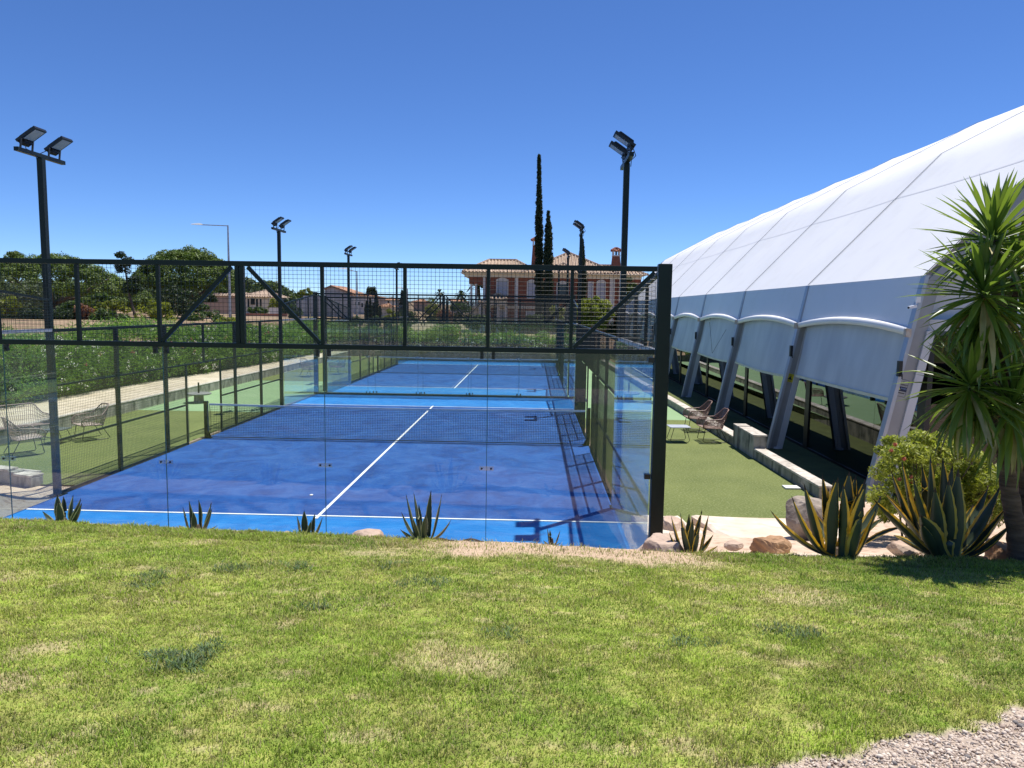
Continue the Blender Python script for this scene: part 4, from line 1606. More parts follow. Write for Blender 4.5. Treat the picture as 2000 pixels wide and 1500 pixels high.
PINE = leafmat('pine_needles', (0.022, 0.045, 0.008), (0.17, 0.245, 0.04), 0.2)
BUSHY = leafmat('yellow_green_leaves', (0.07, 0.10, 0.012), (0.30, 0.32, 0.05), 0.4)
BUSHG = leafmat('mid_green_leaves', (0.02, 0.045, 0.012), (0.09, 0.145, 0.03), 0.35)
BUSHD = leafmat('dark_green_leaves', (0.010, 0.022, 0.010), (0.04, 0.07, 0.022), 0.3)
BUSHS = leafmat('silvery_leaves', (0.045, 0.065, 0.035), (0.16, 0.20, 0.11), 0.3)
BUSHR = leafmat('reddish_leaves', (0.12, 0.045, 0.04), (0.36, 0.20, 0.13), 0.35)
OLEA = leafmat('oleander_leaves', (0.035, 0.10, 0.016), (0.24, 0.38, 0.09), 0.4)
CYPM = leafmat('cypress_foliage', (0.010, 0.022, 0.009), (0.035, 0.055, 0.018), 0.15)
BARK = pm('bark', (0.07, 0.05, 0.035), (0.16, 0.12, 0.09), scale=6, rough=0.95, bump=0.8)
FLW = pm('white_blossom', (0.8, 0.78, 0.66), rough=0.7)
FLP = pm('pink_blossom', (0.55, 0.10, 0.16), rough=0.7)


def bush(c, r, label, mat=BUSHG, n=60, per=110, ln=0.16, wd=0.07, seed=1, cr=None, cat='shrub', group=None, name='shrub', stem=True):
    base = (c[0], c[1], c[2]-r[2]*0.9)
    root = empty(name, base, label, cat, group)
    cl = clump_ell(c, r, n, cr or min(r)*0.33, seed, 0.35)
    V, F, t = leaves(cl, per, ln, wd, seed)
    mesh_np('foliage', V, F, mat, parent=root, tint=t)
    if stem:
        mb = MB()
        g = random.Random(seed)
        for k in range(5):
            e = (c[0]+r[0]*0.5*g.uniform(-1, 1), c[1]+r[1]*0.5*g.uniform(-1, 1), c[2]+r[2]*0.3)
            mb.tube([base, ((base[0]+e[0])/2+g.uniform(-.1, .1), (base[1]+e[1])/2, base[2]*0.5+e[2]*0.5), e], [0.04, 0.03, 0.012], 5)
        mb.build('stem', BARK, root)
    return root


# ------------------------------------------------------------------ villa
SALM = pm('salmon_render', (0.20, 0.07, 0.042), (0.25, 0.09, 0.055), scale=2, rough=0.9)
CREAM = pm('cream_render', (0.62, 0.55, 0.42), (0.7, 0.63, 0.5), scale=2, rough=0.9)
PALEW = pm('pale_window_surround', (0.58, 0.56, 0.53), rough=0.8)
SHUT = pm('grey_shutter', (0.33, 0.35, 0.40), (0.40, 0.41, 0.46), scale=3, rough=0.7, stretch=(1, 1, 20))
DARKW = pm('dark_window', (0.02, 0.022, 0.028), rough=0.15)


def tilemat(name, a, b, c, sc=3.4):
    if name in MATS:
        return MATS[name]
    m, t, n, l, p = nt(name)
    tc = n.new('ShaderNodeTexCoord')
    wv = n.new('ShaderNodeTexWave')
    wv.wave_type = 'BANDS'
    wv.bands_direction = 'X'
    wv.inputs['Scale'].default_value = sc/2
    wv.inputs['Distortion'].default_value = 0.3
    l.new(tc.outputs['Object'], wv.inputs[0])
    nz = n.new('ShaderNodeTexNoise')
    nz.inputs['Scale'].default_value = 3.0
    nz.inputs['Detail'].default_value = 5
    l.new(tc.outputs['Object'], nz.inputs[0])
    cr = n.new('ShaderNodeValToRGB')
    e = cr.color_ramp.elements
    e[0].position = 0.3
    e[0].color = (*a, 1)
    e[1].position = 0.7
    e[1].color = (*b, 1)
    l.new(nz.outputs[0], cr.inputs[0])
    l.new(cr.outputs[0], p.inputs['Base Color'])
    p.inputs['Roughness'].default_value = 0.9
    bp = n.new('ShaderNodeBump')
    bp.inputs['Strength'].default_value = 1.0
    bp.inputs['Distance'].default_value = 0.12
    l.new(wv.outputs[1], bp.inputs['Height'])
    l.new(bp.outputs[0], p.inputs['Normal'])
    MATS[name] = m
    return m


TILE = tilemat('clay_roof_tiles', (0.42, 0.29, 0.20), (0.62, 0.48, 0.36), None)


def hip(mb, x0, x1, y0, y1, z, h, rx=None, over=0.0):
    """hip roof, with tile rows modelled as raised half round ribs on the camera side"""
    rx = rx if rx is not None else (y1-y0)/2
    yc = (y0+y1)/2
    a, b = x0+rx, x1-rx
    if a > b:
        a = b = (x0+x1)/2
    mb.add([(x0, y0, z), (x1, y0, z), (x1, y1, z), (x0, y1, z), (a, yc, z+h), (b, yc, z+h), ],
           [(0, 1, 5, 4), (1, 2, 5), (2, 3, 4, 5), (3, 0, 4), (3, 2, 1, 0)])
    # ribs on the front slope and on both hips
    n = int((x1-x0)/0.36)
    for i in range(1, n):
        x = x0+(x1-x0)*i/n
        if x < a:
            f = (x-x0)/(a-x0) if a > x0 else 1
        elif x > b:
            f = (x1-x)/(x1-b)
        else:
            f = 1
        mb.tube([(x, y0-0.05, z+0.03), (x, y0+(yc-y0)*f, z+h*f+0.03)], 0.085, 5, cap=True)
    for p, q in (((x0, y0), (a, yc)), ((x1, y0), (b, yc))):
        mb.tube([(p[0], p[1], z+0.05), (q[0], q[1], z+h+0.06)], 0.13, 6)
    if b > a:
        mb.tube([(a, yc, z+h+0.06), (b, yc, z+h+0.06)], 0.13, 6)


VY = 72.0


def vx(u):
    return at(u, 560, VY).x


def vz(v, u=1080):
    return at(u, v, VY).z


zg = 0.6
villa = empty('villa', (6, VY+4, zg), 'two storey salmon villa with clay tile roofs and white shuttered windows', 'house')
ez_ = 7.45     # eave
mb = MB()
x0, x1 = vx(943), vx(1216)
mb.box(x0, x1, VY, VY+11, zg, 6.95)
mb.build('wall', SALM, villa)
mb = MB()
mb.box(x0-2.0, x1+2.0, VY-0.35, VY+11.3, 6.952, 7.25)
mb.box(x0-2.3, x1+2.3, VY-0.7, VY+11.6, 7.252, 7.44)
mb.build('cornice', CREAM, villa)
mb = MB()
hip(mb, vx(905), vx(1052), VY-1.1, VY+8, ez_, 1.55, 2.6)
hip(mb, vx(1120), vx(1262), VY-1.1, VY+8, ez_-0.12, 1.2, 2.6)
hip(mb, vx(1020), vx(1205), VY-0.8, VY+9, ez_+0.02, 2.5, 5.2)
hip(mb, vx(1062), vx(1136), VY-1.5, VY+3, ez_-0.02, 1.1, 2.0)
rf = mb.build('roof', TILE, villa)
for (u, zt, zb, wd) in ((1044.5, vz(478), ez_+0.5, 0.62), (1205, vz(497), ez_, 0.8)):
    x = vx(u)
    mb = MB()
    yy_ = VY+1.8
    mb.add([(x-wd*0.75, yy_-0.4, zb), (x+wd*0.75, yy_-0.4, zb), (x+wd*0.75, yy_+0.4, zb), (x-wd*0.75, yy_+0.4, zb), (x-wd/2, yy_-0.35, zt), (x+wd/2, yy_-0.35, zt), (x+wd/2, yy_+0.35, zt), (x-wd/2, yy_+0.35, zt)],
           [(3, 2, 1, 0), (4, 5, 6, 7), (0, 1, 5, 4), (1, 2, 6, 5), (2, 3, 7, 6), (3, 0, 4, 7)], 0)
    mb.box(x-wd*0.55, x+wd*0.55, yy_-0.42, yy_+0.42, zt+0.002, zt+0.12, 1)
    for sx in (-1, 1):
        for sy in (-1, 1):
            mb.box(x+sx*wd*0.4-0.08, x+sx*wd*0.4+0.08, yy_+sy*0.3-0.08, yy_+sy*0.3+0.08, zt+0.122, zt+0.55, 1)
    mb.box(x-0.1, x+0.1, yy_-0.1, yy_+0.1, zt+0.122, zt+0.55, 3)
    hip(mb, x-wd*0.75, x+wd*0.75, yy_-0.6, yy_+0.6, zt+0.552, 0.3, 0.5)
    k = len(mb.f)
    ch = mb.build('chimney', [SALM, PALEW, TILE, DARKW], rf)
    # the little cap roof is tile
    for pidx in range(len(ch.data.polygons)):
        pass
QX = [(1005.5, 1012), (1191, 1200.5), (943.5, 948), (1209, 1215)]
for a, b in QX:
    mb = MB()
    mb.box(vx(a), vx(b), VY-0.12, VY-0.002, zg, 6.95)
    mb.build('pilaster', PALEW, villa)
mb = MB()
mb.box(x0-0.1, x1+0.1, VY-0.18, VY-0.003, 3.55, 3.85)
mb.build('string_course', CREAM, villa)


def vwin(ua, ub, va, vb, arch=True, kind=SHUT):
    a, b = vx(ua), vx(ub)
    z1, z0 = vz(va), vz(vb)
    mb = MB()
    w_ = 0.11
    mb.box(a-w_, b+w_, VY-0.09, VY-0.004, z0-w_, z0-0.002)
    mb.box(a-w_, a-0.002, VY-0.09, VY-0.004, z0, z1)
    mb.box(b+0.002, b+w_, VY-0.09, VY-0.004, z0, z1)
    if arch:
        m_ = 9
        pts = [(a-w_+(b-a+2*w_)*i/m_, z1+0.14+0.22*math.sin(math.pi*i/m_)) for i in range(m_+1)]
        vs = [(p[0], VY-0.09, p[1]) for p in pts]+[(b+w_, VY-0.09, z1+0.002), (a-w_, VY-0.09, z1+0.002)]
        n_ = len(vs)
        vs2 = [(x, VY-0.004, z) for x, y, z in vs]
        mb.add(vs+vs2, [tuple(range(n_))]+[(i, (i+1) % n_, n_+(i+1) % n_, n_+i) for i in range(n_)])
    else:
        mb.box(a-w_, b+w_, VY-0.09, VY-0.004, z1+0.002, z1+w_)
    f = mb.build('window_surround', PALEW, villa)
    mb = MB()
    mb.box(a, b, VY-0.05, VY-0.005, z0, z1)
    mb.build('shutter' if kind is SHUT else 'pane', kind, f)
    return f


vwin(971, 991, 550, 579)
vwin(1031, 1046, 553, 582)
vwin(1089, 1109, 555, 586, True, DARKW)
vwin(1150, 1157, 551, 582, False)
vwin(1167, 1181, 551, 583)
vwin(970, 990, 607, 632, False)
vwin(1030, 1044, 610, 634, False)
vwin(1092, 1108, 610, 634, False, DARKW)
vwin(1150, 1176, 608, 634, False, DARKW)
# upper loggias left and right: slab, columns, balustrade
for (ua, ub) in ((916, 943), (1216, 1252)):
    a, b = vx(ua), vx(ub)
    mb = MB()
    mb.box(a, b, VY, VY+4, 6.2, 6.94)
    mb.build('loggia_beam', SALM, villa)
    mb = MB()
    mb.box(a-0.2, b+0.2, VY-0.2, VY+5, 3.5, 3.8)
    mb.build('loggia_floor', CREAM, villa)
    mb = MB()
    mb.box(a, b, VY+0.3, VY+5, zg, 3.49)
    mb.build('loggia_base', CREAM, villa)
    for x in ((a+0.25, a+0.75, a+0.25) if ua < 1000 else (b-0.25, b-1.9)):
        mb = MB()
        yq = VY+0.2+random.random()*0.01
        mb.box(x-0.16, x+0.16, yq-0.16, yq+0.16, 3.802, 4.0)
        mb.lathe((x, yq, 4.002), [(0.14, 0), (0.12, 2.0), (0.17, 2.19)], 10)
        mb.build('column', PALEW, villa)
    mb = MB()
    n_ = int((b-a)/0.22)
    for i in range(n_+1):
        mb.lathe((a+(b-a)*i/n_, VY-0.05, 3.802), [(0.05, 0), (0.08, 0.25), (0.04, 0.6)], 6)
    mb.box(a, b, VY-0.14, VY+0.04, 4.41, 4.5)
    mb.build('balustrade', PALEW, villa)
# ground floor porch with its own tiled canopy
mb = MB()
hip(mb, vx(957), vx(992), VY-2.0, VY-0.2, vz(587), 0.55, 0.8)
hip(mb, vx(938), vx(958), VY-2.0, VY-0.2, vz(593), 0.3, 0.8)
mb.build('porch_roof', TILE, villa)
mb = MB()
mb.box(vx(938), vx(992), VY-1.8, VY-0.3, vz(598), vz(589)-0.01)
mb.build('porch_beam', CREAM, villa)
for u in (941, 958, 975, 990):
    mb = MB()
    mb.lathe((vx(u), VY-1.6, zg), [(0.16, 0), (0.14, vz(598)-zg-0.01)], 8)
    mb.build('column', PALEW, villa)
# balcony in front of the middle windows
mb = MB()
mb.box(vx(1060), vx(1128), VY-1.4, VY-0.2, vz(592), vz(588))
n_ = 30
for i in range(n_+1):
    x = vx(1060)+(vx(1128)-vx(1060))*i/n_
    mb.box(x-0.02, x+0.02, VY-1.38, VY-1.34, vz(588)+0.002, vz(577))
mb.box(vx(1060), vx(1128), VY-1.4, VY-1.32, vz(577)+0.002, vz(575.5))
mb.build('balcony', BLACK, villa)


# ------------------------------------------------------------------ other houses
def house(ua, ub, y, veave, vbase, vroof, depth, wallm, label, tile=TILE, wins=(), roofk=2.0, chim=None):
    a, b = at(ua, 600, y).x, at(ub, 600, y).x
    uc = (ua+ub)/2
    ze, zb, zr = at(uc, veave, y).z, at(uc, vbase, y).z, at(uc, vroof, y+depth/2).z
    root = empty('house', ((a+b)/2, y+depth/2, zb-1.5), label, 'house')
    mb = MB()
    mb.box(a, b, y, y+depth, zb-1.5, ze)
    wl_ = mb.build('wall', wallm, root)
    mb = MB()
    if zr > ze+0.05:
        hip(mb, a-0.5, b+0.5, y-0.5, y+depth+0.5, ze+0.004, zr-ze, roofk)
        mb.build('roof', tile, root)
    for (wa, wb, va, vb) in wins:
        mb = MB()
        p, q = at(wa, 600, y).x, at(wb, 600, y).x
        mb.box(p, q, y-0.06, y-0.004, at(wa, vb, y).z, at(wa, va, y).z)
        mb.build('window', DARKW, root)
    if chim:
        mb = MB()
        p = at(chim[0], 600, y+1).x
        mb.box(p-0.4, p+0.4, y+0.6, y+1.4, ze-1, at(chim[0], chim[1], y+1).z)
        mb.box(p-0.5, p+0.5, y+0.5, y+1.5, at(chim[0], chim[1], y+1).z+0.002, at(chim[0], chim[1], y+1).z+0.2)
        mb.build('chimney', wallm, root)
    return root


PINKW = pm('faded_pink_render', (0.42, 0.30, 0.23), (0.48, 0.35, 0.28), scale=1, rough=0.9)
WHITEW = pm('white_render', (0.68, 0.66, 0.62), (0.74, 0.72, 0.69), scale=1, rough=0.9)
GREYP = pm('grey_panel_wall', (0.40, 0.41, 0.44), (0.47, 0.48, 0.51), scale=2, rough=0.8)
PTILE = tilemat('pale_roof_tiles', (0.40, 0.29, 0.21), (0.52, 0.40, 0.31), None)
OTILE = tilemat('orange_roof_tiles', (0.5, 0.25, 0.14), (0.62, 0.36, 0.22), None)
house(478, 524, 95, 580, 606, 567, 9, CREAM, 'beige house with shallow hip roof behind the doubled middle post', PTILE, wins=((484, 487, 584, 600), (490, 498, 583, 595), (501, 504, 584, 600), (508, 511, 584, 600)), roofk=4)
house(424, 477, 97, 578, 600, 570, 8, PINKW, 'pinkish brown house wing with chimney left of the street lamp pole', PTILE, chim=(427, 575))
gb0 = at(634, 606, 125)
gbl = empty('house', (gb0.x+3, 125, gb0.z-1), 'grey gabled building with orange tiled roof edge right of a mesh post', 'house')
pg = [(634, 566), (646, 560), (693, 577)]
pw = [(at(u_, v_, 125).x, at(u_, v_, 125).z) for u_, v_ in pg]
poly_ = [(pw[0][0], gb0.z-1), (pw[2][0], gb0.z-1)]+pw[::-1]
nn5 = len(poly_)
mb = MB()
mb.add([(x_, 125, z_) for x_, z_ in poly_]+[(x_, 135, z_) for x_, z_ in poly_], [tuple(range(nn5)), tuple(range(nn5, 2*nn5))[::-1]]+[(i_, nn5+i_, nn5+(i_+1) % nn5, (i_+1) % nn5) for i_ in range(nn5)])
mb.build('wall', GREYP, gbl)
mb = MB()
for (p_, q_) in ((pw[0], pw[1]), (pw[1], pw[2])):
    mb.add([(p_[0], 124.5, p_[1]+0.02), (q_[0]+0.2, 124.5, q_[1]+0.02), (q_[0]+0.2, 135.5, q_[1]+0.02), (p_[0], 135.5, p_[1]+0.02),
            (p_[0], 124.5, p_[1]+0.3), (q_[0]+0.2, 124.5, q_[1]+0.3), (q_[0]+0.2, 135.5, q_[1]+0.3), (p_[0], 135.5, p_[1]+0.3)], [(3, 2, 1, 0), (4, 5, 6, 7), (0, 1, 5, 4), (1, 2, 6, 5), (2, 3, 7, 6), (3, 0, 4, 7)])
mb.build('roof', OTILE, gbl)
house(691, 716, 112, 577, 612, 575, 8, WHITEW, 'white house with terraces left of the small cypress row', OTILE, wins=((694, 697, 590, 596), (699, 702, 590, 596), (706, 709, 592, 600)), roofk=2)
house(712, 737, 135, 580, 596, 577, 8, PINKW, 'distant pink house directly behind the small cypress row', OTILE)
house(742, 772, 150, 586, 600, 582, 9, WHITEW, 'distant white house with orange roof behind the hedge', OTILE, wins=((748, 751, 588, 593), (757, 760, 588, 593)))
house(808, 832, 160, 590, 600, 585, 9, PINKW, 'distant terracotta roofed house left of the mesh brace', OTILE)
house(880, 908, 170, 588, 600, 585, 9, WHITEW, 'distant low orange roofed house left of the villa', OTILE)
house(744, 762, 108, 599, 612, 594, 6, CREAM, 'small low house with orange roof among garden trees', OTILE)

# grey panel hoarding in front of the pale houses
gpb = empty('hoarding', at(635, 628, 84), 'tall pale grey panel fence behind the mesh of the far court', 'fence')
us = [579, 592, 606, 620, 636, 652, 668, 690]
tops = [588, 586, 577, 577, 577, 578, 578, 580]
for i in range(len(us)-1):
    mb = MB()
    a = at(us[i], 600, 84+0.6*i).x+0.03
    b = at(us[i+1], 600, 84+0.6*i).x-0.03
    mb.box(a, b, 84+0.6*i, 84.12+0.6*i, 0.6, at(us[i], tops[i+1], 84).z)
    mb.build('panel', GREYP, gpb)


def gwall(ua, ub, y, vt, vb, m, label, th=0.25):
    a, b = at(ua, 600, y), at(ub, 600, y)
    zt, zb = at(ua, vt, y).z, at(ua, vb, y).z
    mb = MB()
    mb.box(a.x, b.x, y, y+th, zb-0.6, zt)
    mb.box(a.x-0.03, b.x+0.03, y-0.04, y+th+0.04, zt+0.002, zt+0.07)
    tag(mb.build('garden_wall', m, origin=((a.x+b.x)/2, y, zb-0.6)), label, 'wall')


TERW = pm('terracotta_wall', (0.36, 0.17, 0.12), (0.43, 0.22, 0.16), scale=1.2, rough=0.9)
gwall(478, 560, 80, 613, 624, TERW, 'red brown garden wall below the beige house')
gwall(398, 475, 84, 591, 602, PINKW, 'pinkish garden wall left of the street lamp pole')
gwall(526, 548, 88, 601, 610, WHITEW, 'short white garden wall right of the beige house')

# ------------------------------------------------------------------ street lamps


def street_lamp(u, y, vtop, vbot, uarm, varm, label):
    p = at(u, vtop, y)
    b = at(u, vbot, y)
    root = empty('street_lamp', (p.x, y, b.z-1), label, 'street lamp', 'street lamps in the gardens behind the courts')
    mb = MB()
    mb.tube([(p.x, y, b.z-1), (p.x, y, b.z+0.5*(p.z-b.z)), (p.x, y, p.z)], [0.16, 0.12, 0.07], 8)
    mb.build('pole', GALV, root)
    q = at(uarm, varm, y)
    mb = MB()
    mb.tube([(p.x, y, p.z-0.05), (q.x+1.0, y, q.z-0.08)], 0.045, 6)
    mb.build('arm', GALV, root)
    mb = MB()
    mb.add([(q.x, y-0.1, q.z-0.06), (q.x+0.7, y-0.16, q.z-0.1), (q.x+1.1, y-0.07, q.z-0.1), (q.x+1.1, y+0.07, q.z-0.1), (q.x+0.7, y+0.16, q.z-0.1), (q.x, y+0.1, q.z-0.06),
            (q.x+0.05, y, q.z), (q.x+0.75, y, q.z+0.08), (q.x+1.1, y, q.z)], [(0, 1, 2, 3, 4, 5)[::-1], (0, 1, 7, 6), (1, 2, 8, 7), (5, 6, 7, 4), (4, 7, 8, 3), (0, 6, 5), (2, 3, 8)])
    mb.build('lamp_head', pm('pale_lamp_head', (0.5, 0.52, 0.54), rough=0.5), root)


street_lamp(445, 60, 440, 640, 373, 437, 'grey street lamp with long arm standing before the big umbrella pine')
street_lamp(697, 80, 530, 628, 661, 524, 'street lamp seen through the top mesh right of the middle')
street_lamp(796, 110, 564, 610, 772, 561, 'tiny distant street lamp beside a slim cypress')

# parked car half hidden behind the hedge
cy_ = 52.0
p = at(626, 640, cy_)
car = empty('parked_car', (p.x, cy_, 0.5), 'pale car roof just showing over the hedge beyond the far court', 'car')
cx_ = p.x
zb_ = at(626, 641, cy_).z-1.0


def car_body(mb, prof, y0, y1):
    n_ = len(prof)
    vs = [(x, y0, z) for x, z in prof]+[(x, y1, z) for x, z in prof]
    mb.add(vs, [tuple(range(n_))[::-1], tuple(range(n_, 2*n_))]+[(i, (i+1) % n_, n_+(i+1) % n_, n_+i) for i in range(n_)])


pr = [(-2.1, 0.3), (2.1, 0.3), (2.15, 0.7), (1.9, 0.92), (1.1, 1.02), (0.5, 1.42), (-0.9, 1.47), (-1.7, 1.1), (-2.1, 0.95)]
mb = MB()
car_body(mb, [(cx_+x, zb_-0.35+z) for x, z in pr], cy_-0.85, cy_+0.85)
mb.build('body', pm('pale_car_paint', (0.62, 0.68, 0.72), rough=0.25), car, bevel=0.05)
mb = MB()
car_body(mb, [(cx_+x, zb_-0.35+z) for x, z in [(-1.45, 1.06), (0.92, 1.06), (0.45, 1.36), (-0.9, 1.4)]], cy_-0.865, cy_+0.865)
mb.build('window', DARKW, car)
for x in (-1.3, 1.35):
    for y in (-0.86, 0.72):
        mb = MB()
        mb.tube([(cx_+x, cy_+y, zb_-0.02), (cx_+x, cy_+y+0.16, zb_-0.02)], 0.32, 18)
        wh = mb.build('wheel', BLACK, car)


# ------------------------------------------------------------------ trees
def pine(u0, u1, y, vtop, vcr, vbase, ubase, label, seed, n=150, per=100, thick=1.0, group='umbrella pines on the left slope'):
    c0, c1 = at(u0, 560, y), at(u1, 560, y)
    cx, rx = (c0.x+c1.x)/2, (c1.x-c0.x)/2
    zt, zc = at((u0+u1)/2, vtop, y).z, at((u0+u1)/2, vcr, y).z
    base = at(ubase, vbase, y)
    root = empty('umbrella_pine', (base.x, y, base.z-0.6), label, 'tree', group)
    g = np.random.default_rng(seed)
    cl = []
    H = zt-zc
    for i in range(n):
        r = math.sqrt(g.random())
        a = g.uniform(0, 6.28)
        zz_ = zc+H*(1-r**2.4)*g.uniform(0.72, 1.0)*0.95
        cl.append((cx+rx*r*math.cos(a)*0.95, y+rx*0.8*r*math.sin(a), zz_-0.35, g.uniform(0.45, 0.8)*(0.6+0.05*rx)))
    for i in range(int(n*0.12)):
        r = g.uniform(0.5, 1.0)
        a = g.uniform(3.3, 6.1)
        cl.append((cx+rx*r*math.cos(a)*0.95, y+rx*0.8*r*math.sin(a), zc-g.uniform(0, 0.15)*H, g.uniform(0.4, 0.75)))
    V, F, t = leaves(np.array(cl), int(per*2.2), 0.22, 0.10, seed, up=0.5, shell=0.6)
    mesh_np('crown', V, F, PINE, parent=root, tint=t)
    mb = MB()
    hub = Vector((cx*0.6+base.x*0.4, y, base.z+(zc-base.z)*0.55))
    mb.tube([Vector((base.x, y, base.z-0.8)), Vector((base.x, y, base.z)).lerp(hub, 0.5)+Vector((0.2, 0, 0)), hub], [0.36, 0.28, 0.22], 8)
    for k in range(9):
        a = k*0.7+seed
        e = Vector((cx+rx*0.7*math.cos(a), y+rx*0.5*math.sin(a), zc+H*0.25))
        m_ = hub.lerp(e, 0.5)+Vector((0, 0, -0.4))
        mb.tube([hub, m_, e], [0.18, 0.11, 0.05], 6)
    mb.build('trunk', BARK, root, smooth=True)
    return root


pine(-40, 250, 60, 491, 560, 640, 100, 'broad umbrella pine at the far left with leaning trunk', 3, n=190, thick=1.6)
pine(262, 470, 62, 476, 550, 640, 352, 'tallest dense umbrella pine behind the grey street lamp', 5, n=230, thick=2.0)
pine(470, 575, 112, 545, 575, 612, 545, 'darker pine right of the doubled middle post', 8, n=90, thick=1.5)
pine(545, 640, 110, 566, 592, 612, 600, 'low dark pine canopy behind the grey panel fence', 9, n=80, thick=1.2)
pine(-10, 70, 95, 484, 530, 600, 30, 'rounded tree top rising behind the far left pine', 12, n=60)
pine(1272, 1330, 80, 508, 540, 640, 1300, 'pine crown peeking out beside the white hall roof', 14, n=60)
pine(150, 300, 75, 545, 588, 625, 215, 'low spreading pine between the two big pines', 16, n=120, thick=1.6)
pine(415, 474, 100, 545, 580, 625, 450, 'small pine right behind the tallest pine', 18, n=50, thick=1.5)


def cypress(u, y, vtop, vbase, wpx, label, seed, group='slim cypresses', n=None):
    a = at(u, vtop, y)
    b = at(u, vbase, y)
    H = a.z-b.z
    w_ = wpx/FPX*(y-CAM.y)/2
    root = empty('cypress', (b.x, y, b.z-0.4), label, 'tree', group)
    g = np.random.default_rng(seed)
    n = n or int(50*H)
    cl = []
    for i in range(n):
        f = g.random()**1.05
        r = w_*(1-f**3.2)**0.75*(0.88+0.24*vn(np.array([f*9+seed]), np.array([seed*3.1]))[0])*(0.75 if f > 0.75 else 1)
        an = g.uniform(0, 6.28)
        q = g.uniform(0.35, 0.8)
        cl.append((b.x+(a.x-b.x)*f+r*q*math.cos(an), y+r*q*math.sin(an), b.z+H*f, max(0.08, r*0.36)))
    V, F, t = leaves(np.array(cl), 40, 0.24, 0.07, seed, up=0.1)
    # pull leaf tips upward: cypress sprays
    mesh_np('crown', V, F, CYPM, parent=root, tint=t)
    mb = MB()
    mb.tube([(b.x, y, b.z-0.5), (b.x, y, b.z+H*0.5), (a.x, y, a.z-0.3)], [0.16, 0.08, 0.02], 6)
    mb.build('trunk', BARK, root)


def tall_cypress(u, y, vtop, vbase, prof, label, seed):
    """prof: list of (height fraction, half width px)"""
    a, b = at(u, vtop, y), at(u, vbase, y)
    H = a.z-b.z
    root = empty('cypress', (b.x, y, b.z-0.4), label, 'tree', 'slim cypresses')
    g = np.random.default_rng(seed)
    k = (y-CAM.y)/FPX
    cl = []
    for i in range(int(75*H)):
        f = g.random()
        r = np.interp(f, [p[0] for p in prof], [p[1]*k for p in prof])
        an = g.uniform(0, 6.28)
        q = g.uniform(0.3, 0.78)
        sz = max(0.09, r*0.42)
        cl.append((b.x+(a.x-b.x)*f+r*q*math.cos(an), y+r*q*math.sin(an), b.z+H*f, sz))
    V, F, t = leaves(np.array(cl), 40, 0.24, 0.07, seed, up=0.1)
    mesh_np('crown', V, F, CYPM, parent=root, tint=t)
    mb = MB()
    mb.tube([(b.x, y, b.z-0.5), (b.x, y, b.z+H*0.5), (a.x, y, a.z-0.1)], [0.2, 0.1, 0.02], 6)
    mb.build('trunk', BARK, root)


tall_cypress(1053, 60, 303, 640, [(0, 7), (0.2, 8.5), (0.45, 8), (0.6, 7.5), (0.72, 6), (0.82, 4), (0.9, 3), (0.97, 2.2), (1, 0.5)], 'very tall thin cypress towering over the villa roof', 21)
tall_cypress(1071, 59, 413, 640, [(0, 8), (0.3, 9.5), (0.6, 9), (0.8, 7.5), (0.92, 4.5), (1, 0.6)], 'second cypress, about half as tall, right beside the tallest', 22)
tall_cypress(1137, 61, 468, 640, [(0, 9), (0.4, 9.5), (0.65, 8), (0.85, 5), (1, 0.6)], 'third cypress directly behind a floodlight mast before the villa', 23)
cypress(785, 90, 567, 630, 12, 'single slim cypress in front of distant orange roofs', 31)
for i, (u, vt, wv_) in enumerate(((716, 588, 9), (723, 583, 9), (729, 592, 9), (735, 572, 11), (742, 598, 10))):
    cypress(u, 88+i*0.7, vt, 630, wv_, ['leftmost small cypress of the row before the white house', 'second small cypress from the left in the row', 'short middle cypress of the small row', 'tallest cypress of the small row', 'rightmost and lowest cypress of the small row'][i], 40+i, 'small cypress row')


def palm_tree(u, y, vtop, vbase, r, label, seed, fan=True):
    a, b = at(u, vtop, y), at(u, vbase, y)
    root = empty('palm_tree', (b.x, y, b.z-0.5), label, 'tree', 'small distant palms')
    mb = MB()
    mb.tube([(b.x, y, b.z-0.6), (b.x+0.1, y, (a.z+b.z)/2), (a.x, y, a.z)], [0.22, 0.17, 0.15], 8)
    mb.build('trunk', BARK, root)
    g = random.Random(seed)
    mb = MB()
    for k in range(34):
        an = k*2.4
        el = g.uniform(-0.7, 1.3)
        d = Vector((math.cos(an)*math.cos(el), math.sin(an)*math.cos(el), math.sin(el)))
        s_ = d.cross(Vector((0, 0, 1))).normalized()*0.16*r
        p0 = Vector((a.x, y, a.z))
        p1 = p0+d*r*0.6
        p2 = p0+d*r+Vector((0, 0, -0.35*r))
        mb.add([p0, p1-s_, p1+s_, p2-s_*0.4, p2+s_*0.4], [(0, 1, 2), (1, 3, 4, 2)])
    mb.build('crown', BUSHG, root)


palm_tree(859, 120, 572, 612, 1.1, 'small distant palm left of the mesh brace peak', 1)
palm_tree(901, 125, 577, 612, 1.5, 'small distant palm between the brace and the villa', 2)
palm_tree(935, 80, 555, 640, 1.7, 'palm standing beside the villa loggia', 3)

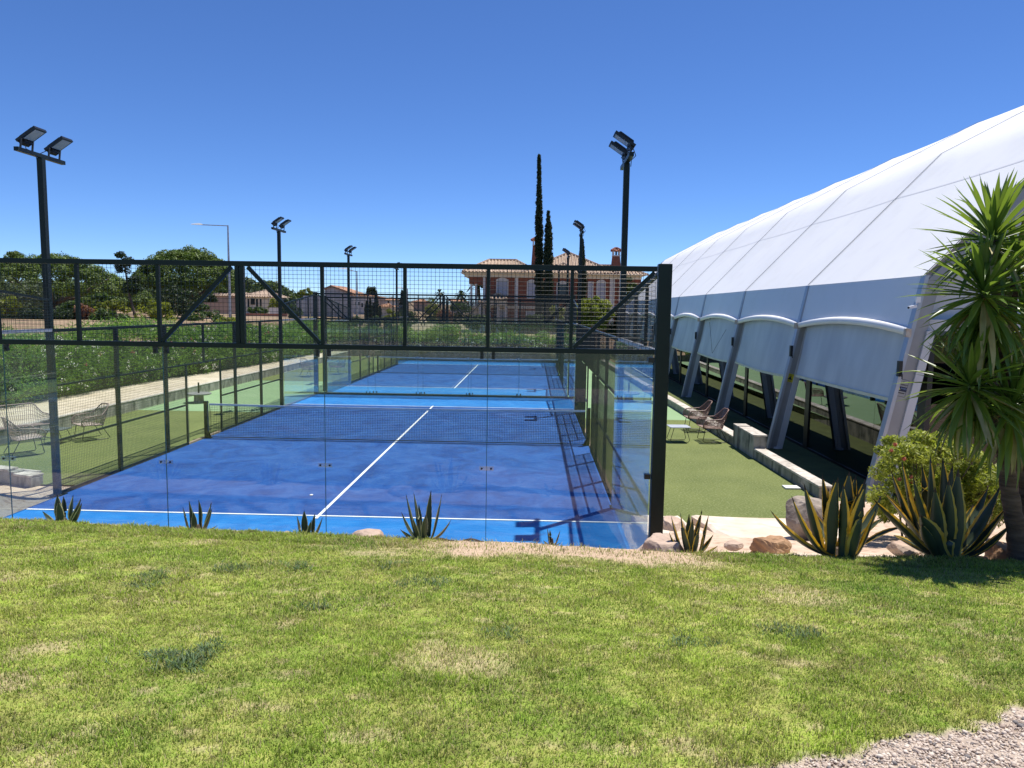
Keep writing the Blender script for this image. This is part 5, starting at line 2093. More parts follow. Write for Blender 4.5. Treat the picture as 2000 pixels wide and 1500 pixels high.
# thin leaning tree
a, b = at(242, 498, 55), at(273, 640, 55)
tt = empty('leaning_tree', b, 'thin leaning tree with small bare crown between the pines', 'tree')
mb = MB()
mb.tube([b-Vector((0, 0, 0.5)), b.lerp(a, 0.5)+Vector((-0.3, 0, 0)), a+Vector((0, 0, -0.6))], [0.14, 0.10, 0.05], 7)
mb.build('trunk', BARK, tt)
cl = np.array([(a.x+random.uniform(-.55, .55), 55+random.uniform(-.5, .5), a.z-random.uniform(-0.15, 1.7), 0.3) for _ in range(20)]+[(b.x*0.4+a.x*0.6+random.uniform(-.5, 1.0), 55+random.uniform(-.5, .5), b.z*0.4+a.z*0.6+random.uniform(-.6, .5), 0.35) for _ in range(14)])
V, F, t = leaves(cl, 90, 0.22, 0.1, 77)
mesh_np('crown', V, F, BUSHD, parent=tt, tint=t)

tc_ = empty('round_tree', at(725, 610, 118), 'small round tree on the skyline above the cypress row', 'tree')
q = at(726, 570, 118)
V, F, t = leaves(clump_ell((q.x, 118, q.z), (0.85, 0.8, 1.05), 40, 0.35, 5), 70, 0.3, 0.14, 6)
mesh_np('crown', V, F, BUSHD, parent=tc_, tint=t)
mb = MB()
mb.tube([at(725, 615, 118), (q.x, 118, q.z)], 0.15, 6)
mb.build('trunk', BARK, tc_)

# far wood behind the pines on the left slope
g = np.random.default_rng(90)
cl = []
for i in range(620):
    u_ = g.uniform(-80, 600)
    y_ = g.uniform(100, 130)
    top = np.interp(u_, [-80, 0, 250, 300, 480, 520, 600], [560, 556, 560, 556, 552, 556, 592])
    p_ = at(u_, top+(625-top)*g.random()+4*math.sin(u_*0.09), y_)
    cl.append((p_.x, p_.y, p_.z, g.uniform(0.7, 1.5)))
V, F, t = leaves(np.array(cl), 60, 0.75, 0.38, 91, up=0.4)
tag(mesh_np('wood', V, F, leafmat('far_wood_leaves', (0.018, 0.035, 0.012), (0.075, 0.11, 0.035), 0.2), tint=t), 'far off dark wood closing the view behind the left pines', 'wood', kind='stuff')

# garden shrubs: u, v(center), y, half width px, half height px, material, label
SH = [(40, 575, 52, 52, 32, BUSHS, 'large silvery shrub at the far left under the pine'),
      (10, 600, 44, 28, 18, BUSHY, 'yellowish shrub in the lower left of the garden'),
      (140, 600, 50, 30, 13, BUSHG, 'low green shrub left of the reddish one'),
      (163, 612, 48, 17, 22, BUSHR, 'reddish brown shrub behind a mesh mullion'),
      (200, 588, 52, 30, 14, BUSHG, 'leafy green shrub beside the leaning trunk'),
      (218, 600, 50, 32, 14, BUSHY, 'yellow green shrub just left of the leaning trunk'),
      (215, 620, 47, 38, 12, BUSHG, 'low green shrub under the yellow green one'),
      (305, 610, 50, 44, 24, BUSHY, 'big rounded olive green shrub below the pine'),
      (350, 590, 56, 50, 30, BUSHD, 'dark shrub around the tall pine trunk'),
      (400, 622, 50, 42, 24, BUSHG, 'green shrub left of the street lamp foot'),
      (450, 635, 48, 30, 14, BUSHY, 'yellowish shrub at the street lamp foot'),
      (410, 590, 90, 16, 20, BUSHD, 'dark shrub left of the pinkish house wing'),
      (536, 595, 92, 12, 16, BUSHY, 'yellow green tree right of the beige house'),
      (500, 607, 84, 22, 6, BUSHG, 'clipped low shrub before the beige house'),
      (600, 600, 93, 22, 20, BUSHD, 'dark shrub left of the grey panel fence'),
      (600, 572, 105, 18, 9, BUSHY, 'bright yellow green shrub above the grey panel fence'),
      (576, 615, 70, 12, 20, BUSHG, 'green shrub touching the left of the panel fence'),
      (650, 636, 60, 60, 12, BUSHD, 'dark hedge like shrub under the grey panels'),
      (720, 632, 62, 40, 14, BUSHG, 'shrub below the small cypress row'),
      (760, 618, 70, 22, 14, BUSHY, 'yellow green shrub right of the small cypress row'),
      (800, 622, 72, 22, 16, BUSHG, 'green shrub right of the single slim cypress'),
      (845, 610, 68, 20, 22, BUSHY, 'tall yellowish shrub behind the left brace'),
      (870, 618, 60, 16, 16, BUSHR, 'reddish shrub behind the brace peak'),
      (900, 612, 66, 22, 22, BUSHG, 'tall green shrub left of the villa porch'),
      (930, 628, 60, 26, 12, BUSHG, 'low green shrub before the villa porch'),
      (990, 636, 60, 40, 8, BUSHD, 'dark low shrub before the villa ground floor'),
      (1040, 628, 57, 22, 14, BUSHG, 'shrub at the foot of the tallest cypress'),
      (1090, 618, 55, 14, 22, BUSHY, 'narrow yellow green shrub before the villa balcony'),
      (1110, 640, 52, 36, 16, BUSHD, 'dark shrub at the right of the far court'),
      (1228, 560, 70, 14, 18, BUSHG, 'green shrub seen through the right loggia'),
      (1195, 630, 50, 22, 26, BUSHD, 'dark shrub beside the far end of the white hall'),
      (730, 650, 49, 60, 14, BUSHD, 'dark shrub behind the far court corner'),
      ]
for i, (u, v, y, hw, hh_, m, lab) in enumerate(SH):
    c = at(u, v, y)
    k = (y-CAM.y)/FPX
    rx, rz = hw*k, hh_*k
    area = rx*rz
    n_ = int(min(90, max(18, area*9)))
    bush((c.x, y, c.z), (rx, max(0.6, rx*0.6), rz), lab, m, n=n_, per=90, ln=0.26, wd=0.12, seed=100+i, cr=max(0.3, min(rx, rz)*0.42), group='garden shrubs')
c = at(1160, 612, 44)
bush((c.x, 44, c.z), (1.25, 1.1, 1.1), 'bright yellow green leafy tree between villa and mesh fence', BUSHY, n=70, per=120, ln=0.2, wd=0.1, seed=88, cr=0.34, cat='tree', name='leafy_tree')
# dark clipped hedge far left
c0, c1 = at(-60, 615, 47), at(138, 618, 47)
dh = empty('clipped_hedge', ((c0.x+c1.x)/2, 47, 1.0), 'long dark clipped hedge at the back of the left slope', 'hedge')
g = np.random.default_rng(4)
cl = np.stack([g.uniform(c0.x, c1.x, 150), g.uniform(46.6, 47.6, 150), g.uniform(at(0, 628, 47).z, at(0, 607, 47).z, 150), np.full(150, 0.35)], 1)
V, F, t = leaves(cl, 70, 0.2, 0.1, 9)
mesh_np('foliage', V, F, BUSHD, parent=dh, tint=t)

# ------------------------------------------------------------------ oleander hedges
g = np.random.default_rng(21)
hz = empty('oleander_hedge', (-12.5, 26, 0.2), 'long flowering oleander hedge with white and pink blooms along the sand path', 'hedge')


def hx(y):
    return -12.35+1.2*sst(18, 34, y)


for (nm, n_, ya, yb, ln_, wd_, per, sd) in (('near', 420, 9, 19, 0.13, 0.028, 85, 1), ('mid', 430, 19, 31, 0.16, 0.038, 70, 2), ('far', 380, 31, 45, 0.2, 0.05, 55, 3)):
    y = g.uniform(ya, yb, n_)
    f = g.random(n_)
    ht = 2.55-0.012*(y-10)+0.75*(vn(y*0.45, y*0+3)-0.5)+0.35*(vn(y*1.5, y*0+8)-0.5)
    # distribute on front face and top
    u_ = g.random(n_)
    front = u_ < 0.6
    x = np.where(front, hx(y)+g.uniform(-0.35, 0.1, n_), hx(y)-g.uniform(0.2, 2.0, n_))
    z = np.where(front, 0.45+(ht-0.6)*g.random(n_), ht-0.3+0.2*g.random(n_))
    x = x-0.25*sst(1.2, 2.6, z)+0.25*(z < 0.8)*-0.6
    cl = np.stack([x, y, z, g.uniform(0.28, 0.5, n_)], 1)
    V, F, t = leaves(cl, per, ln_, wd_, sd, up=0.3, outw=0.4)
    mesh_np('foliage', V, F, OLEA, parent=hz, tint=t)
# twiggy dark core keeps the hedge opaque
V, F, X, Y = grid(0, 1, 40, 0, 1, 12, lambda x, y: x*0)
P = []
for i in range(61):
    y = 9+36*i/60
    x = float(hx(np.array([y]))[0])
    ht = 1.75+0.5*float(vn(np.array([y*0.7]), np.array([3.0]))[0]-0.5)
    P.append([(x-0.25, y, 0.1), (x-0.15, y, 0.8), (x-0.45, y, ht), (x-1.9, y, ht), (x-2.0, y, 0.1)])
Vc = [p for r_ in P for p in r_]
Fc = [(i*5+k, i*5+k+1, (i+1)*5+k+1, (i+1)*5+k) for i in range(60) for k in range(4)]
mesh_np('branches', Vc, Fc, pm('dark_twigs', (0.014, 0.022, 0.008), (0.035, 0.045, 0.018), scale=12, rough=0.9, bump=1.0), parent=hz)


def flowers(root, pts, mat, sz, seed):
    cl = np.array([(p[0], p[1], p[2], sz*1.6) for p in pts])
    V, F, t = leaves(cl, 9, sz, sz*0.8, seed, outw=1.0)
    mesh_np('blossom', V, F, mat, parent=root)


wp, pp = [], []
for k in range(230):
    y = g.uniform(12, 33)
    cluster = vn(np.array([y*1.1]), np.array([7.7]))[0]
    if g.random() > cluster**2*1.6 and not (14.5 < y < 17.5):
        continue
    x = float(hx(np.array([y]))[0])+g.uniform(0.15, 0.4)
    wp.append((x, y, g.uniform(0.5, 2.5)))
for k in range(30):
    y = g.uniform(10, 34)
    pp.append((float(hx(np.array([y]))[0])+g.uniform(0.1, 0.35), y, g.uniform(1.2, 2.45)))
flowers(hz, wp, FLW, 0.05, 3)
flowers(hz, pp, FLP, 0.05, 4)

bh = empty('oleander_hedge', (-2, 46, 0), 'bright green hedge above the stone wall beyond the far court', 'hedge')
n_ = 700
x = g.uniform(-15, 7.5, n_)
y = g.uniform(44.2, 47.5, n_)
z = 0.6+g.random(n_)*(1.2+0.9*(vn(x*0.35, x*0)-0.5)+0.5*(vn(x*1.2, x*0+4)-0.5))-0.05*(x > 3)*(x-3)
V, F, t = leaves(np.stack([x, y, z, np.full(n_, 0.42)], 1), 60, 0.3, 0.07, 31, up=0.4, outw=0.3)
mesh_np('foliage', V, F, leafmat('grassy_hedge_leaves', (0.05, 0.10, 0.018), (0.20, 0.29, 0.06), 0.35), parent=bh, tint=t)
fl = [(g.uniform(-9, 6), 44.0, g.uniform(0.7, 1.4)) for _ in range(26)]
flowers(bh, fl, FLW, 0.09, 6)
flowers(bh, [(g.uniform(-3, 2), 44.0, g.uniform(1.0, 1.8)) for _ in range(8)], FLP, 0.08, 7)
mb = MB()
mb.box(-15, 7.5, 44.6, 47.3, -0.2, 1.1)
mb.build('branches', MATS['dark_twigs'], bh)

# ------------------------------------------------------------------ agaves
AG = pm('agave_leaf', (0.032, 0.055, 0.03), (0.065, 0.09, 0.05), scale=5, rough=0.42, spec=0.5, stretch=(1, 1, 0.4))
AGY = pm('agave_yellow_margin', (0.72, 0.52, 0.05), (0.80, 0.68, 0.20), scale=8, rough=0.45)
for _m in (AGY,):
    _t = _m.node_tree
    _tr = _t.nodes.new('ShaderNodeBsdfTranslucent')
    _tr.inputs[0].default_value = (0.9, 0.65, 0.06, 1)
    _mx = _t.nodes.new('ShaderNodeMixShader')
    _mx.inputs[0].default_value = 0.45
    _t.links.new(_t.nodes['Principled BSDF'].outputs[0], _mx.inputs[1])
    _t.links.new(_tr.outputs[0], _mx.inputs[2])
    _t.links.new(_mx.outputs[0], _t.nodes['Material Output'].inputs[0])
AGC = pm('agave_cream_margin', (0.52, 0.50, 0.24), (0.62, 0.60, 0.36), scale=8, rough=0.45)
AGT = pm('agave_spine', (0.05, 0.03, 0.02), rough=0.5)


def agave_leaf(base, tip, W, fold, seed, droop=0.0, low=0.22, mf=0.17):
    g = random.Random(seed)
    base, tip = Vector(base), Vector(tip)
    d = tip-base
    ctl = base+Vector((d.x*0.62, d.y*0.62, d.z*low))
    N = 18
    V, F, M = [], [], []
    prof = [(0.0, 0.85), (0.1, 0.7), (0.25, 0.72), (0.5, 1.0), (0.7, 0.86), (0.85, 0.5), (0.95, 0.18), (1.0, 0.015)]
    az = Vector((d.x, d.y, 0))
    if az.length < 0.02:
        az = Vector((g.uniform(-1, 1), -1, 0))
    az.normalize()
    tw = g.uniform(-0.35, 0.35)
    for i in range(N+1):
        t = i/N
        p = base*(1-t)**2+ctl*2*t*(1-t)+tip*t*t
        p = p+az*droop*max(0, t-0.6)**2*3+Vector((0, 0, -droop*max(0, t-0.6)**2*2))
        tan = ((ctl-base)*(1-t)+(tip-ctl)*t).normalized()
        side = tan.cross(Vector((0, 0, 1)))
        if side.length < 0.15:
            side = tan.cross(az)
        side = Vector((-az.y, az.x, 0))*-1 if side.length < 0.3 else side.normalized()
        side = (side-tan*side.dot(tan)).normalized()
        nn = side.cross(tan).normalized()          # upper/inner face
        if nn.dot(Vector((0, 0, 1)))*1.0 + nn.dot(-az) < 0:
            nn = -nn
        an = tw*t
        side, nn = side*math.cos(an)+nn*math.sin(an), nn*math.cos(an)-side*math.sin(an)
        w_ = W/2*float(np.interp(t, [q[0] for q in prof], [q[1] for q in prof]))
        ser = 1+(0.05 if i % 2 else -0.04)*(0.2 < t < 0.92)
        cols = (-1, -(1-mf), -0.45, 0, 0.45, 1-mf, 1)
        th = (0.012 if W > 0.1 else 0.006)*(1-t*0.9)+0.06*W*(1-t)
        for s_ in cols:
            h = fold*w_*(s_*s_)*1.0
            k = ser if abs(s_) == 1 else 1
            V.append(p+side*w_*s_*k+nn*h)
        for s_ in cols:
            h = fold*w_*(s_*s_)*1.0
            k = ser if abs(s_) == 1 else 1
            V.append(p+side*w_*s_*k+nn*(h-th*(1-s_*s_)-0.001))
    m = 14
    for i in range(N):
        a, b = i*m, (i+1)*m
        last = i >= N-1
        for k in range(6):
            e = k in (0, 5)
            F.append((a+k, a+k+1, b+k+1, b+k))
            M.append(2 if last else (1 if e else 0))
            F.append((a+7+k+1, a+7+k, b+7+k, b+7+k+1))
            M.append(2 if last else (1 if e else 0))
    return V, F, M


def agave(u, v, y, tips, label, W, seed, edge=AGY, mf=0.17, extra=0):
    p = at(u, v, y)
    ppm = FPX/(y-CAM.y)*1.0
    root = empty('variegated_agave', p, label, 'agave', 'variegated agaves along the lawn edge')
    g = random.Random(seed)
    for i, tp in enumerate(tips):
        tu, tv = tp[0], tp[1]
        dy = tp[2] if len(tp) > 2 else g.uniform(-0.12, 0.12)
        w_ = W*(tp[3] if len(tp) > 3 else g.uniform(0.75, 1.1))
        low = tp[4] if len(tp) > 4 else 0.3
        T_ = at(tu, tv, y+dy)
        az = Vector((T_.x-p.x, dy, 0))
        if az.length > 1e-3:
            az = az.normalized()
        b = p+az*min(0.13, W*0.75)+Vector((g.uniform(-0.25, 0.25)*W, g.uniform(-0.2, 0.2)*W, -0.02))
        V, F, M = agave_leaf(b, T_, w_, 0.55 if i % 2 else 0.7, seed*50+i, low=low, mf=mf)
        mb = MB()
        mb.v = V
        mb.f = F
        mb.m = M
        mb.build('leaf', [AG, edge, AGT], root, smooth=True)
    mb = MB()
    mb.lathe(p, [(W*0.5, -0.06), (W*0.55, 0.0), (W*0.3, 0.06)], 10)
    mb.build('stem', BARK, root)
    return root


agave(1640, 1081, -1.02, [(1505, 997, 0.0, 0.85, 0.22), (1546, 968, -0.15, 0.9, 0.12), (1570, 944, 0.05, 1.15, 0.15), (1606, 926, 0.2, 1.0, 0.3), (1637, 932, -0.05, 1.1, 0.35), (1629, 936, 0.3, 0.7, 0.5), (1659, 920, 0.25, 1.0, 0.45), (1690, 935, 0.1, 1.15, 0.3), (1692, 944, -0.22, 1.3, 0.3), (1686, 990, -0.3, 1.0, 0.2), (1725, 1012, 0.1, 0.5, 0.7),
                          (1560, 1010, 0.3, 0.7, 0.3), (1617, 950, 0.15, 0.9, 0.3), (1647, 945, -0.15, 0.9, 0.4), (1676, 960, -0.1, 1.0, 0.3), (1712, 990, -0.15, 0.8, 0.2), (1672, 928, 0.25, 0.9, 0.4), (1765, 1030, 0.05, 0.45, 0.9), (1590, 1000, 0.5, 0.8, 0.3), (1670, 1010, 0.5, 0.8, 0.3), (1722, 968, 0.35, 0.9, 0.3)],
      'large yellow edged agave, the left of the two big ones', 0.165, 61, AGY, 0.23)
agave(1846, 1088, -1.02, [(1706, 975, -0.1, 1.0, 0.45), (1727, 962, 0.15, 0.85, 0.6), (1740, 918, 0.2, 1.0, 0.3), (1761, 897, 0.25, 1.1, 0.25), (1817, 890, 0.1, 1.3, 0.35), (1841, 893, 0.25, 0.9, 0.45), (1861, 908, 0.3, 1.0, 0.4), (1872, 915, -0.1, 1.25, 0.2), (1955, 948, 0.1, 1.0, 0.2), (1931, 950, 0.4, 0.8, 0.3), (1967, 988, 0.0, 0.95, 0.15),
                          (1976, 1022, -0.1, 0.8, 0.15), (1798, 1006, -0.45, 1.2, 0.55), (1800, 1024, -0.4, 0.9, 0.5), (1783, 930, -0.05, 0.9, 0.3), (1826, 950, -0.25, 1.1, 0.3), (1853, 935, -0.2, 1.0, 0.3), (1800, 905, 0.3, 0.9, 0.4), (1772, 960, 0.05, 0.9, 0.3), (1880, 960, 0.1, 0.9, 0.2), (1940, 1000, 0.15, 0.8, 0.2), (1745, 1045, 0.2, 0.8, 0.5), (1901, 985, 0.5, 0.9, 0.3)],
      'large yellow edged agave beside the yucca trunk', 0.175, 62, AGY, 0.19)
agave(1350, 1082, -1.02, [(1311, 1008, 0.0, 1, 0.2), (1329, 1001, -0.05, 1.1, 0.25), (1346, 1003, 0.12, 0.8, 0.4), (1353, 1012, -0.1, 1.0, 0.3), (1371, 996, 0.12, 1.0, 0.3), (1384, 1006, 0.0, 1.0, 0.2), (1307, 1040, -0.05, 0.9, 0.1), (1302, 1073, -0.08, 0.7, 0.4), (1393, 1044, 0.05, 0.9, 0.1), (1402, 1066, -0.06, 0.7, 0.3), (1335, 1030, -0.15, 0.9, 0.2), (1366, 1025, -0.15, 0.8, 0.2)],
      'medium agave with yellow margins on sand right of the dark corner post', 0.088, 63, AGY, 0.18)
agave(828, 1052, -1.1, [(782, 1034, -0.05, 0.9, 0.1), (784, 1000, 0.05, 0.9, 0.1), (793, 965, 0.0, 0.95, 0.35), (808, 962, 0.05, 1.1, 0.4), (842, 957, 0.08, 1.1, 0.3), (863, 964, 0.0, 0.85, 0.25), (881, 1015, -0.03, 0.9, 0.05), (806, 1010, -0.13, 0.9, 0.3), (832, 1005, -0.15, 1.0, 0.4), (818, 985, 0.15, 0.8, 0.4)],
      'agave with curved slender leaves before the second glass pane from the middle', 0.078, 64, AGC, 0.14)
agave(125, 1022, -1.1, [(83, 998, 0, 0.8, 0.1), (112, 966, 0, 1.0, 0.35), (114, 979, -0.08, 1.0, 0.3), (124, 969, 0.1, 0.7, 0.5), (143, 966, 0, 1.15, 0.3), (158, 973, -0.05, 1.2, 0.2), (160, 982, -0.1, 0.9, 0.1), (163, 1020, -0.05, 0.5, 0.2)],
      'small agave at the far left of the lawn edge', 0.085, 65, AGC, 0.15)
agave(385, 1035, -1.1, [(349, 1026, 0, 0.6, 0.1), (357, 990, -0.05, 0.9, 0.15), (369, 977, 0, 1.1, 0.35), (388, 976, 0.06, 0.9, 0.5), (413, 981, 0, 1.05, 0.25), (414, 993, -0.08, 0.9, 0.15), (424, 1026, -0.02, 0.5, 0.2), (378, 1000, -0.1, 0.8, 0.4)],
      'small agave, second from the left on the lawn edge', 0.080, 66, AGC, 0.15)
agave(600, 1050, -1.1, [(580, 1007, 0, 0.9, 0.2), (594, 997, 0, 1.1, 0.4), (615, 1003, 0.05, 0.9, 0.4), (630, 1010, -0.02, 1.0, 0.25), (608, 1015, -0.08, 0.8, 0.4)],
      'small agave beside a half buried stone on the lawn edge', 0.07, 67, AGC, 0.15)
agave(1078, 1062, -1.12, [(1061, 1056, 0, 0.8, 0.2), (1069, 1032, 0, 1.0, 0.4), (1074, 1035, 0.05, 0.9, 0.5), (1094, 1036, 0, 0.9, 0.2), (1095, 1060, -0.02, 0.6, 0.4)],
      'tiny young agave on bare dirt before the court', 0.036, 68, AGC, 0.18)

# ------------------------------------------------------------------ rocks
ROCK = pm('pinkish_limestone', (0.42, 0.30, 0.23), (0.60, 0.47, 0.37), scale=2.5, rough=0.95, bump=0.9, c=(0.28, 0.19, 0.14), cscale=7, camt=0.6, bscale=9)
ROCKG = pm('grey_brown_boulder', (0.20, 0.165, 0.135), (0.42, 0.35, 0.29), scale=3, rough=0.95, bump=1.0, c=(0.12, 0.10, 0.085), cscale=9, camt=0.6, bscale=10)
ROCKB = pm('ochre_rock', (0.34, 0.19, 0.10), (0.46, 0.29, 0.17), scale=3, rough=0.95, bump=0.9, bscale=10)
SLAB = pm('cream_flagstone', (0.60, 0.50, 0.39), (0.74, 0.64, 0.52), scale=1.8, rough=0.9, bump=0.5, c=(0.5, 0.36, 0.27), cscale=4, camt=0.6, bscale=12)


def rock(c, r, label, mat, seed, rz=0.0, cut=0.0, amp=0.28):
    import bmesh
    bm = bmesh.new()
    bmesh.ops.create_icosphere(bm, subdivisions=4, radius=1)
    g = random.Random(seed)
    cuts = [(Vector((g.uniform(-1, 1), g.uniform(-1, 1), g.uniform(-0.6, 0.6))).normalized(), g.uniform(0.62, 0.85)) for _ in range(9)]
    cuts.append((Vector((0.1, -0.1, 1)).normalized(), 0.72))
    for v_ in bm.verts:
        p_ = v_.co.copy()
        for nrm, dd in cuts:
            e = p_.dot(nrm)-dd
            if e > 0:
                p_ -= nrm*e*0.9
        q_ = p_*2.1+Vector((seed, seed*2, 0))
        nn_ = float(vn(np.array([q_.x*1.2+q_.z]), np.array([q_.y*1.2-q_.z*0.7]))[0])+0.4*float(vn(np.array([q_.x*4+q_.z*3]), np.array([q_.y*4-q_.z*2]))[0])
        p_ *= 1+amp*(nn_-0.6)*0.6
        v_.co = Vector((p_.x*r[0], p_.y*r[1], p_.z*r[2]))
    me = bpy.data.meshes.new('rock')
    bm.to_mesh(me)
    bm.free()
    me.materials.append(mat)
    o = bpy.data.objects.new('rock', me)
    C.objects.link(o)
    o.location = c
    o.rotation_euler = (0, 0, rz)
    return tag(o, label, 'rock', 'rocks along the lawn edge')


def rk(u, v, y, wpx, hpx, dy, label, mat, seed, **k):
    c = at(u, v, y)
    s_ = (y-CAM.y)/FPX
    return rock(c, (wpx*s_/2*1.12, dy, hpx*s_/2*1.2), label, mat, seed, **k)


rk(722, 1058, -1.05, 70, 46, 0.16, 'pinkish half buried rock between two small agaves', ROCK, 3)
rk(560, 1048, -1.05, 32, 18, 0.1, 'small flat stone beside the third small agave', ROCK, 4)
rk(1290, 1076, -1.0, 98, 60, 0.2, 'pale rounded rock at the foot of the dark corner post', ROCK, 6)
rk(1311, 1030, 1.9, 48, 34, 0.3, 'round light rock behind the medium agave', ROCK, 7)
rk(1578, 1012, 1.2, 92, 78, 0.3, 'grey brown boulder behind the left big agave', ROCKG, 8)
rk(1500, 1068, -0.6, 70, 42, 0.14, 'small ochre broken rock on the pale slab', ROCKB, 11, amp=0.5)
rk(1958, 1088, -0.85, 66, 52, 0.16, 'ochre rock beside the yucca trunk', ROCKB, 9)
rk(1905, 1098, -1.0, 56, 26, 0.12, 'low ochre stone at the right agave foot', ROCKB, 10)
rk(1435, 1066, -0.5, 36, 16, 0.1, 'small pinkish stone right of the medium agave', ROCK, 15)
rk(1765, 1072, -0.7, 60, 26, 0.15, 'pink stone between the two big agaves', ROCK, 16)

# pale stone slabs between turf and lawn


def slab(poly, zt, label, seed, tilt=0.0):
    g = random.Random(seed)
    pts = []
    n_ = len(poly)
    for i in range(n_):
        a_, b_ = Vector((*poly[i], 0)), Vector((*poly[(i+1) % n_], 0))
        for k in range(6):
            p_ = a_.lerp(b_, k/6)
            pts.append((p_.x+g.uniform(-0.03, 0.03), p_.y+g.uniform(-0.03, 0.03)))
    m = len(pts)
    cx, cy2 = sum(p_[0] for p_ in pts)/m, sum(p_[1] for p_ in pts)/m
    zf = [zt-tilt*(p_[1]-poly[0][1]) for p_ in pts]
    V = [(p_[0], p_[1], z_-0.4) for p_, z_ in zip(pts, zf)]
    V += [(p_[0], p_[1], z_-0.03+g.uniform(-0.015, 0.015)) for p_, z_ in zip(pts, zf)]
    V += [(cx+(p_[0]-cx)*0.95, cy2+(p_[1]-cy2)*0.95, z_+g.uniform(-0.012, 0.012)) for p_, z_ in zip(pts, zf)]
    V += [(cx, cy2, zt-tilt*(cy2-poly[0][1])+0.01)]
    F = [(i, (i+1) % m, m+(i+1) % m, m+i) for i in range(m)]+[(m+i, m+(i+1) % m, 2*m+(i+1) % m, 2*m+i) for i in range(m)]+[(2*m+i, 2*m+(i+1) % m, 3*m) for i in range(m)]
    mb = MB()
    mb.add(V, F)
    tag(mb.build('stone_slab', SLAB, origin=(cx, cy2, zt-0.4)), label, 'slab', 'stone slabs beside the lawn')


slab([(6.35, 0.35), (8.35, 0.25), (8.5, 2.95), (6.2, 3.1)], 0.46, 'large pale stone slab between turf and lawn behind the broken rock', 1, 0.11)
slab([(5.2, 1.55), (6.1, 1.4), (6.0, 3.0), (5.2, 3.05)], 0.3, 'narrow pale slab next to the dark corner post', 2, 0.1)
slab([(6.2, -0.95), (7.9, -1.0), (8.1, 0.15), (6.6, 0.25)], 0.84, 'pale slab just behind the left big agave', 3, 0.28)
slab([(8.2, -0.9), (10.4, -0.9), (10.4, 0.6), (8.3, 0.5)], 0.8, 'pale slab behind the right big agave and yucca', 4, 0.2)

# ------------------------------------------------------------------ bottlebrush shrub
BB = leafmat('bottlebrush_leaves', (0.10, 0.14, 0.02), (0.48, 0.50, 0.10), 0.4)
c = at(1800, 930, 1.3)
sb = empty('bottlebrush_shrub', (c.x, 1.3, 0.3), 'wide yellow green shrub with small red brush flowers behind the agaves', 'shrub')
g = np.random.default_rng(50)
cl = []
for i in range(105):
    u_ = g.uniform(1712, 1950)
    top = np.interp(u_, [1700, 1730, 1770, 1830, 1890, 1950], [925, 872, 862, 866, 890, 910])
    v_ = top+12+(1005-top)*g.random()**1.3
    y_ = 1.3+g.uniform(-0.7, 0.7)
    p_ = at(u_, v_, y_)
    cl.append((p_.x, y_, p_.z, g.uniform(0.07, 0.17)))
for i in range(34):
    u_ = g.uniform(1716, 1925)
    top = np.interp(u_, [1700, 1730, 1770, 1830, 1890, 1950], [922, 868, 858, 862, 884, 900])
    p_ = at(u_, top-g.uniform(-4, 10), 1.3+g.uniform(-0.5, 0.5))
    cl.append((p_.x, p_.y, p_.z, 0.09))
V, F, t = leaves(np.array(cl), 170, 0.085, 0.022, 52, up=0.6, outw=0.5)
mesh_np('foliage', V, F, BB, parent=sb, tint=t)
mb = MB()
for i in range(40):
    c_ = cl[i*3]
    mb.tube([(c.x+g.uniform(-.3, .3), 1.3, 0.25), ((c.x+c_[0])/2, (1.3+c_[1])/2, c_[2]*0.5+0.1), c_[:3]], [0.018, 0.012, 0.004], 4)
mb.build('stem', BARK, sb)
fp = []
for (u_, v_) in ((1741, 880), (1765, 896), (1779, 932), (1783, 942), (1757, 936), (1748, 868)):
    p_ = at(u_, v_, 0.65)
    fp.append((p_.x, p_.y, p_.z, 0.022))
V, F, t = leaves(np.array(fp), 60, 0.045, 0.008, 53)
mesh_np('blossom', V, F, pm('red_brush_flower', (0.45, 0.07, 0.05), (0.6, 0.2, 0.12), scale=30, rough=0.7), parent=sb)
c = at(1935, 960, 0.9)
bush((c.x, 0.9, c.z), (0.62, 0.5, 0.42), 'darker fine leaved shrub behind the yucca trunk', BUSHY, n=46, per=150, ln=0.07, wd=0.02, seed=71, cr=0.15, group='garden shrubs')

# ------------------------------------------------------------------ yucca
YL = pm('yucca_leaf', (0.045, 0.10, 0.015), (0.13, 0.21, 0.035), scale=2.5, rough=0.36, spec=0.5)
ynt = YL.node_tree
yp = ynt.nodes['Principled BSDF']
tr = ynt.nodes.new('ShaderNodeBsdfTranslucent')
tr.inputs[0].default_value = (0.34, 0.50, 0.05, 1)
mx = ynt.nodes.new('ShaderNodeMixShader')
mx.inputs[0].default_value = 0.24
ynt.links.new(yp.outputs[0], mx.inputs[1])
ynt.links.new(tr.outputs[0], mx.inputs[2])
ynt.links.new(mx.outputs[0], ynt.nodes['Material Output'].inputs[0])
YD = pm('dry_yucca_leaf', (0.30, 0.25, 0.09), (0.42, 0.36, 0.16), scale=5, rough=0.6)
YT = pm('yucca_trunk', (0.075, 0.045, 0.03), (0.19, 0.125, 0.085), scale=3, rough=0.95, bump=1.0, stretch=(1, 1, 7), bscale=14)
yb = at(1988, 1110, -1.15)
yuc = empty('yucca_tree', yb, 'tall multi headed yucca with sword leaves at the right edge', 'tree')
mb = MB()


def tk(pts, rs):
    P_ = [at(u_, v_, y_) for u_, v_, y_ in pts]
    # refine
    Q_, R_ = [], []
    for i in range(len(P_)-1):
        for k in range(6):
            Q_.append(P_[i].lerp(P_[i+1], k/6))
            R_.append((rs[i]+(rs[i+1]-rs[i])*k/6)*(1+0.07*math.sin(len(Q_)*2.3)))
    Q_.append(P_[-1])
    R_.append(rs[-1])
    mb.tube(Q_, R_, 12)


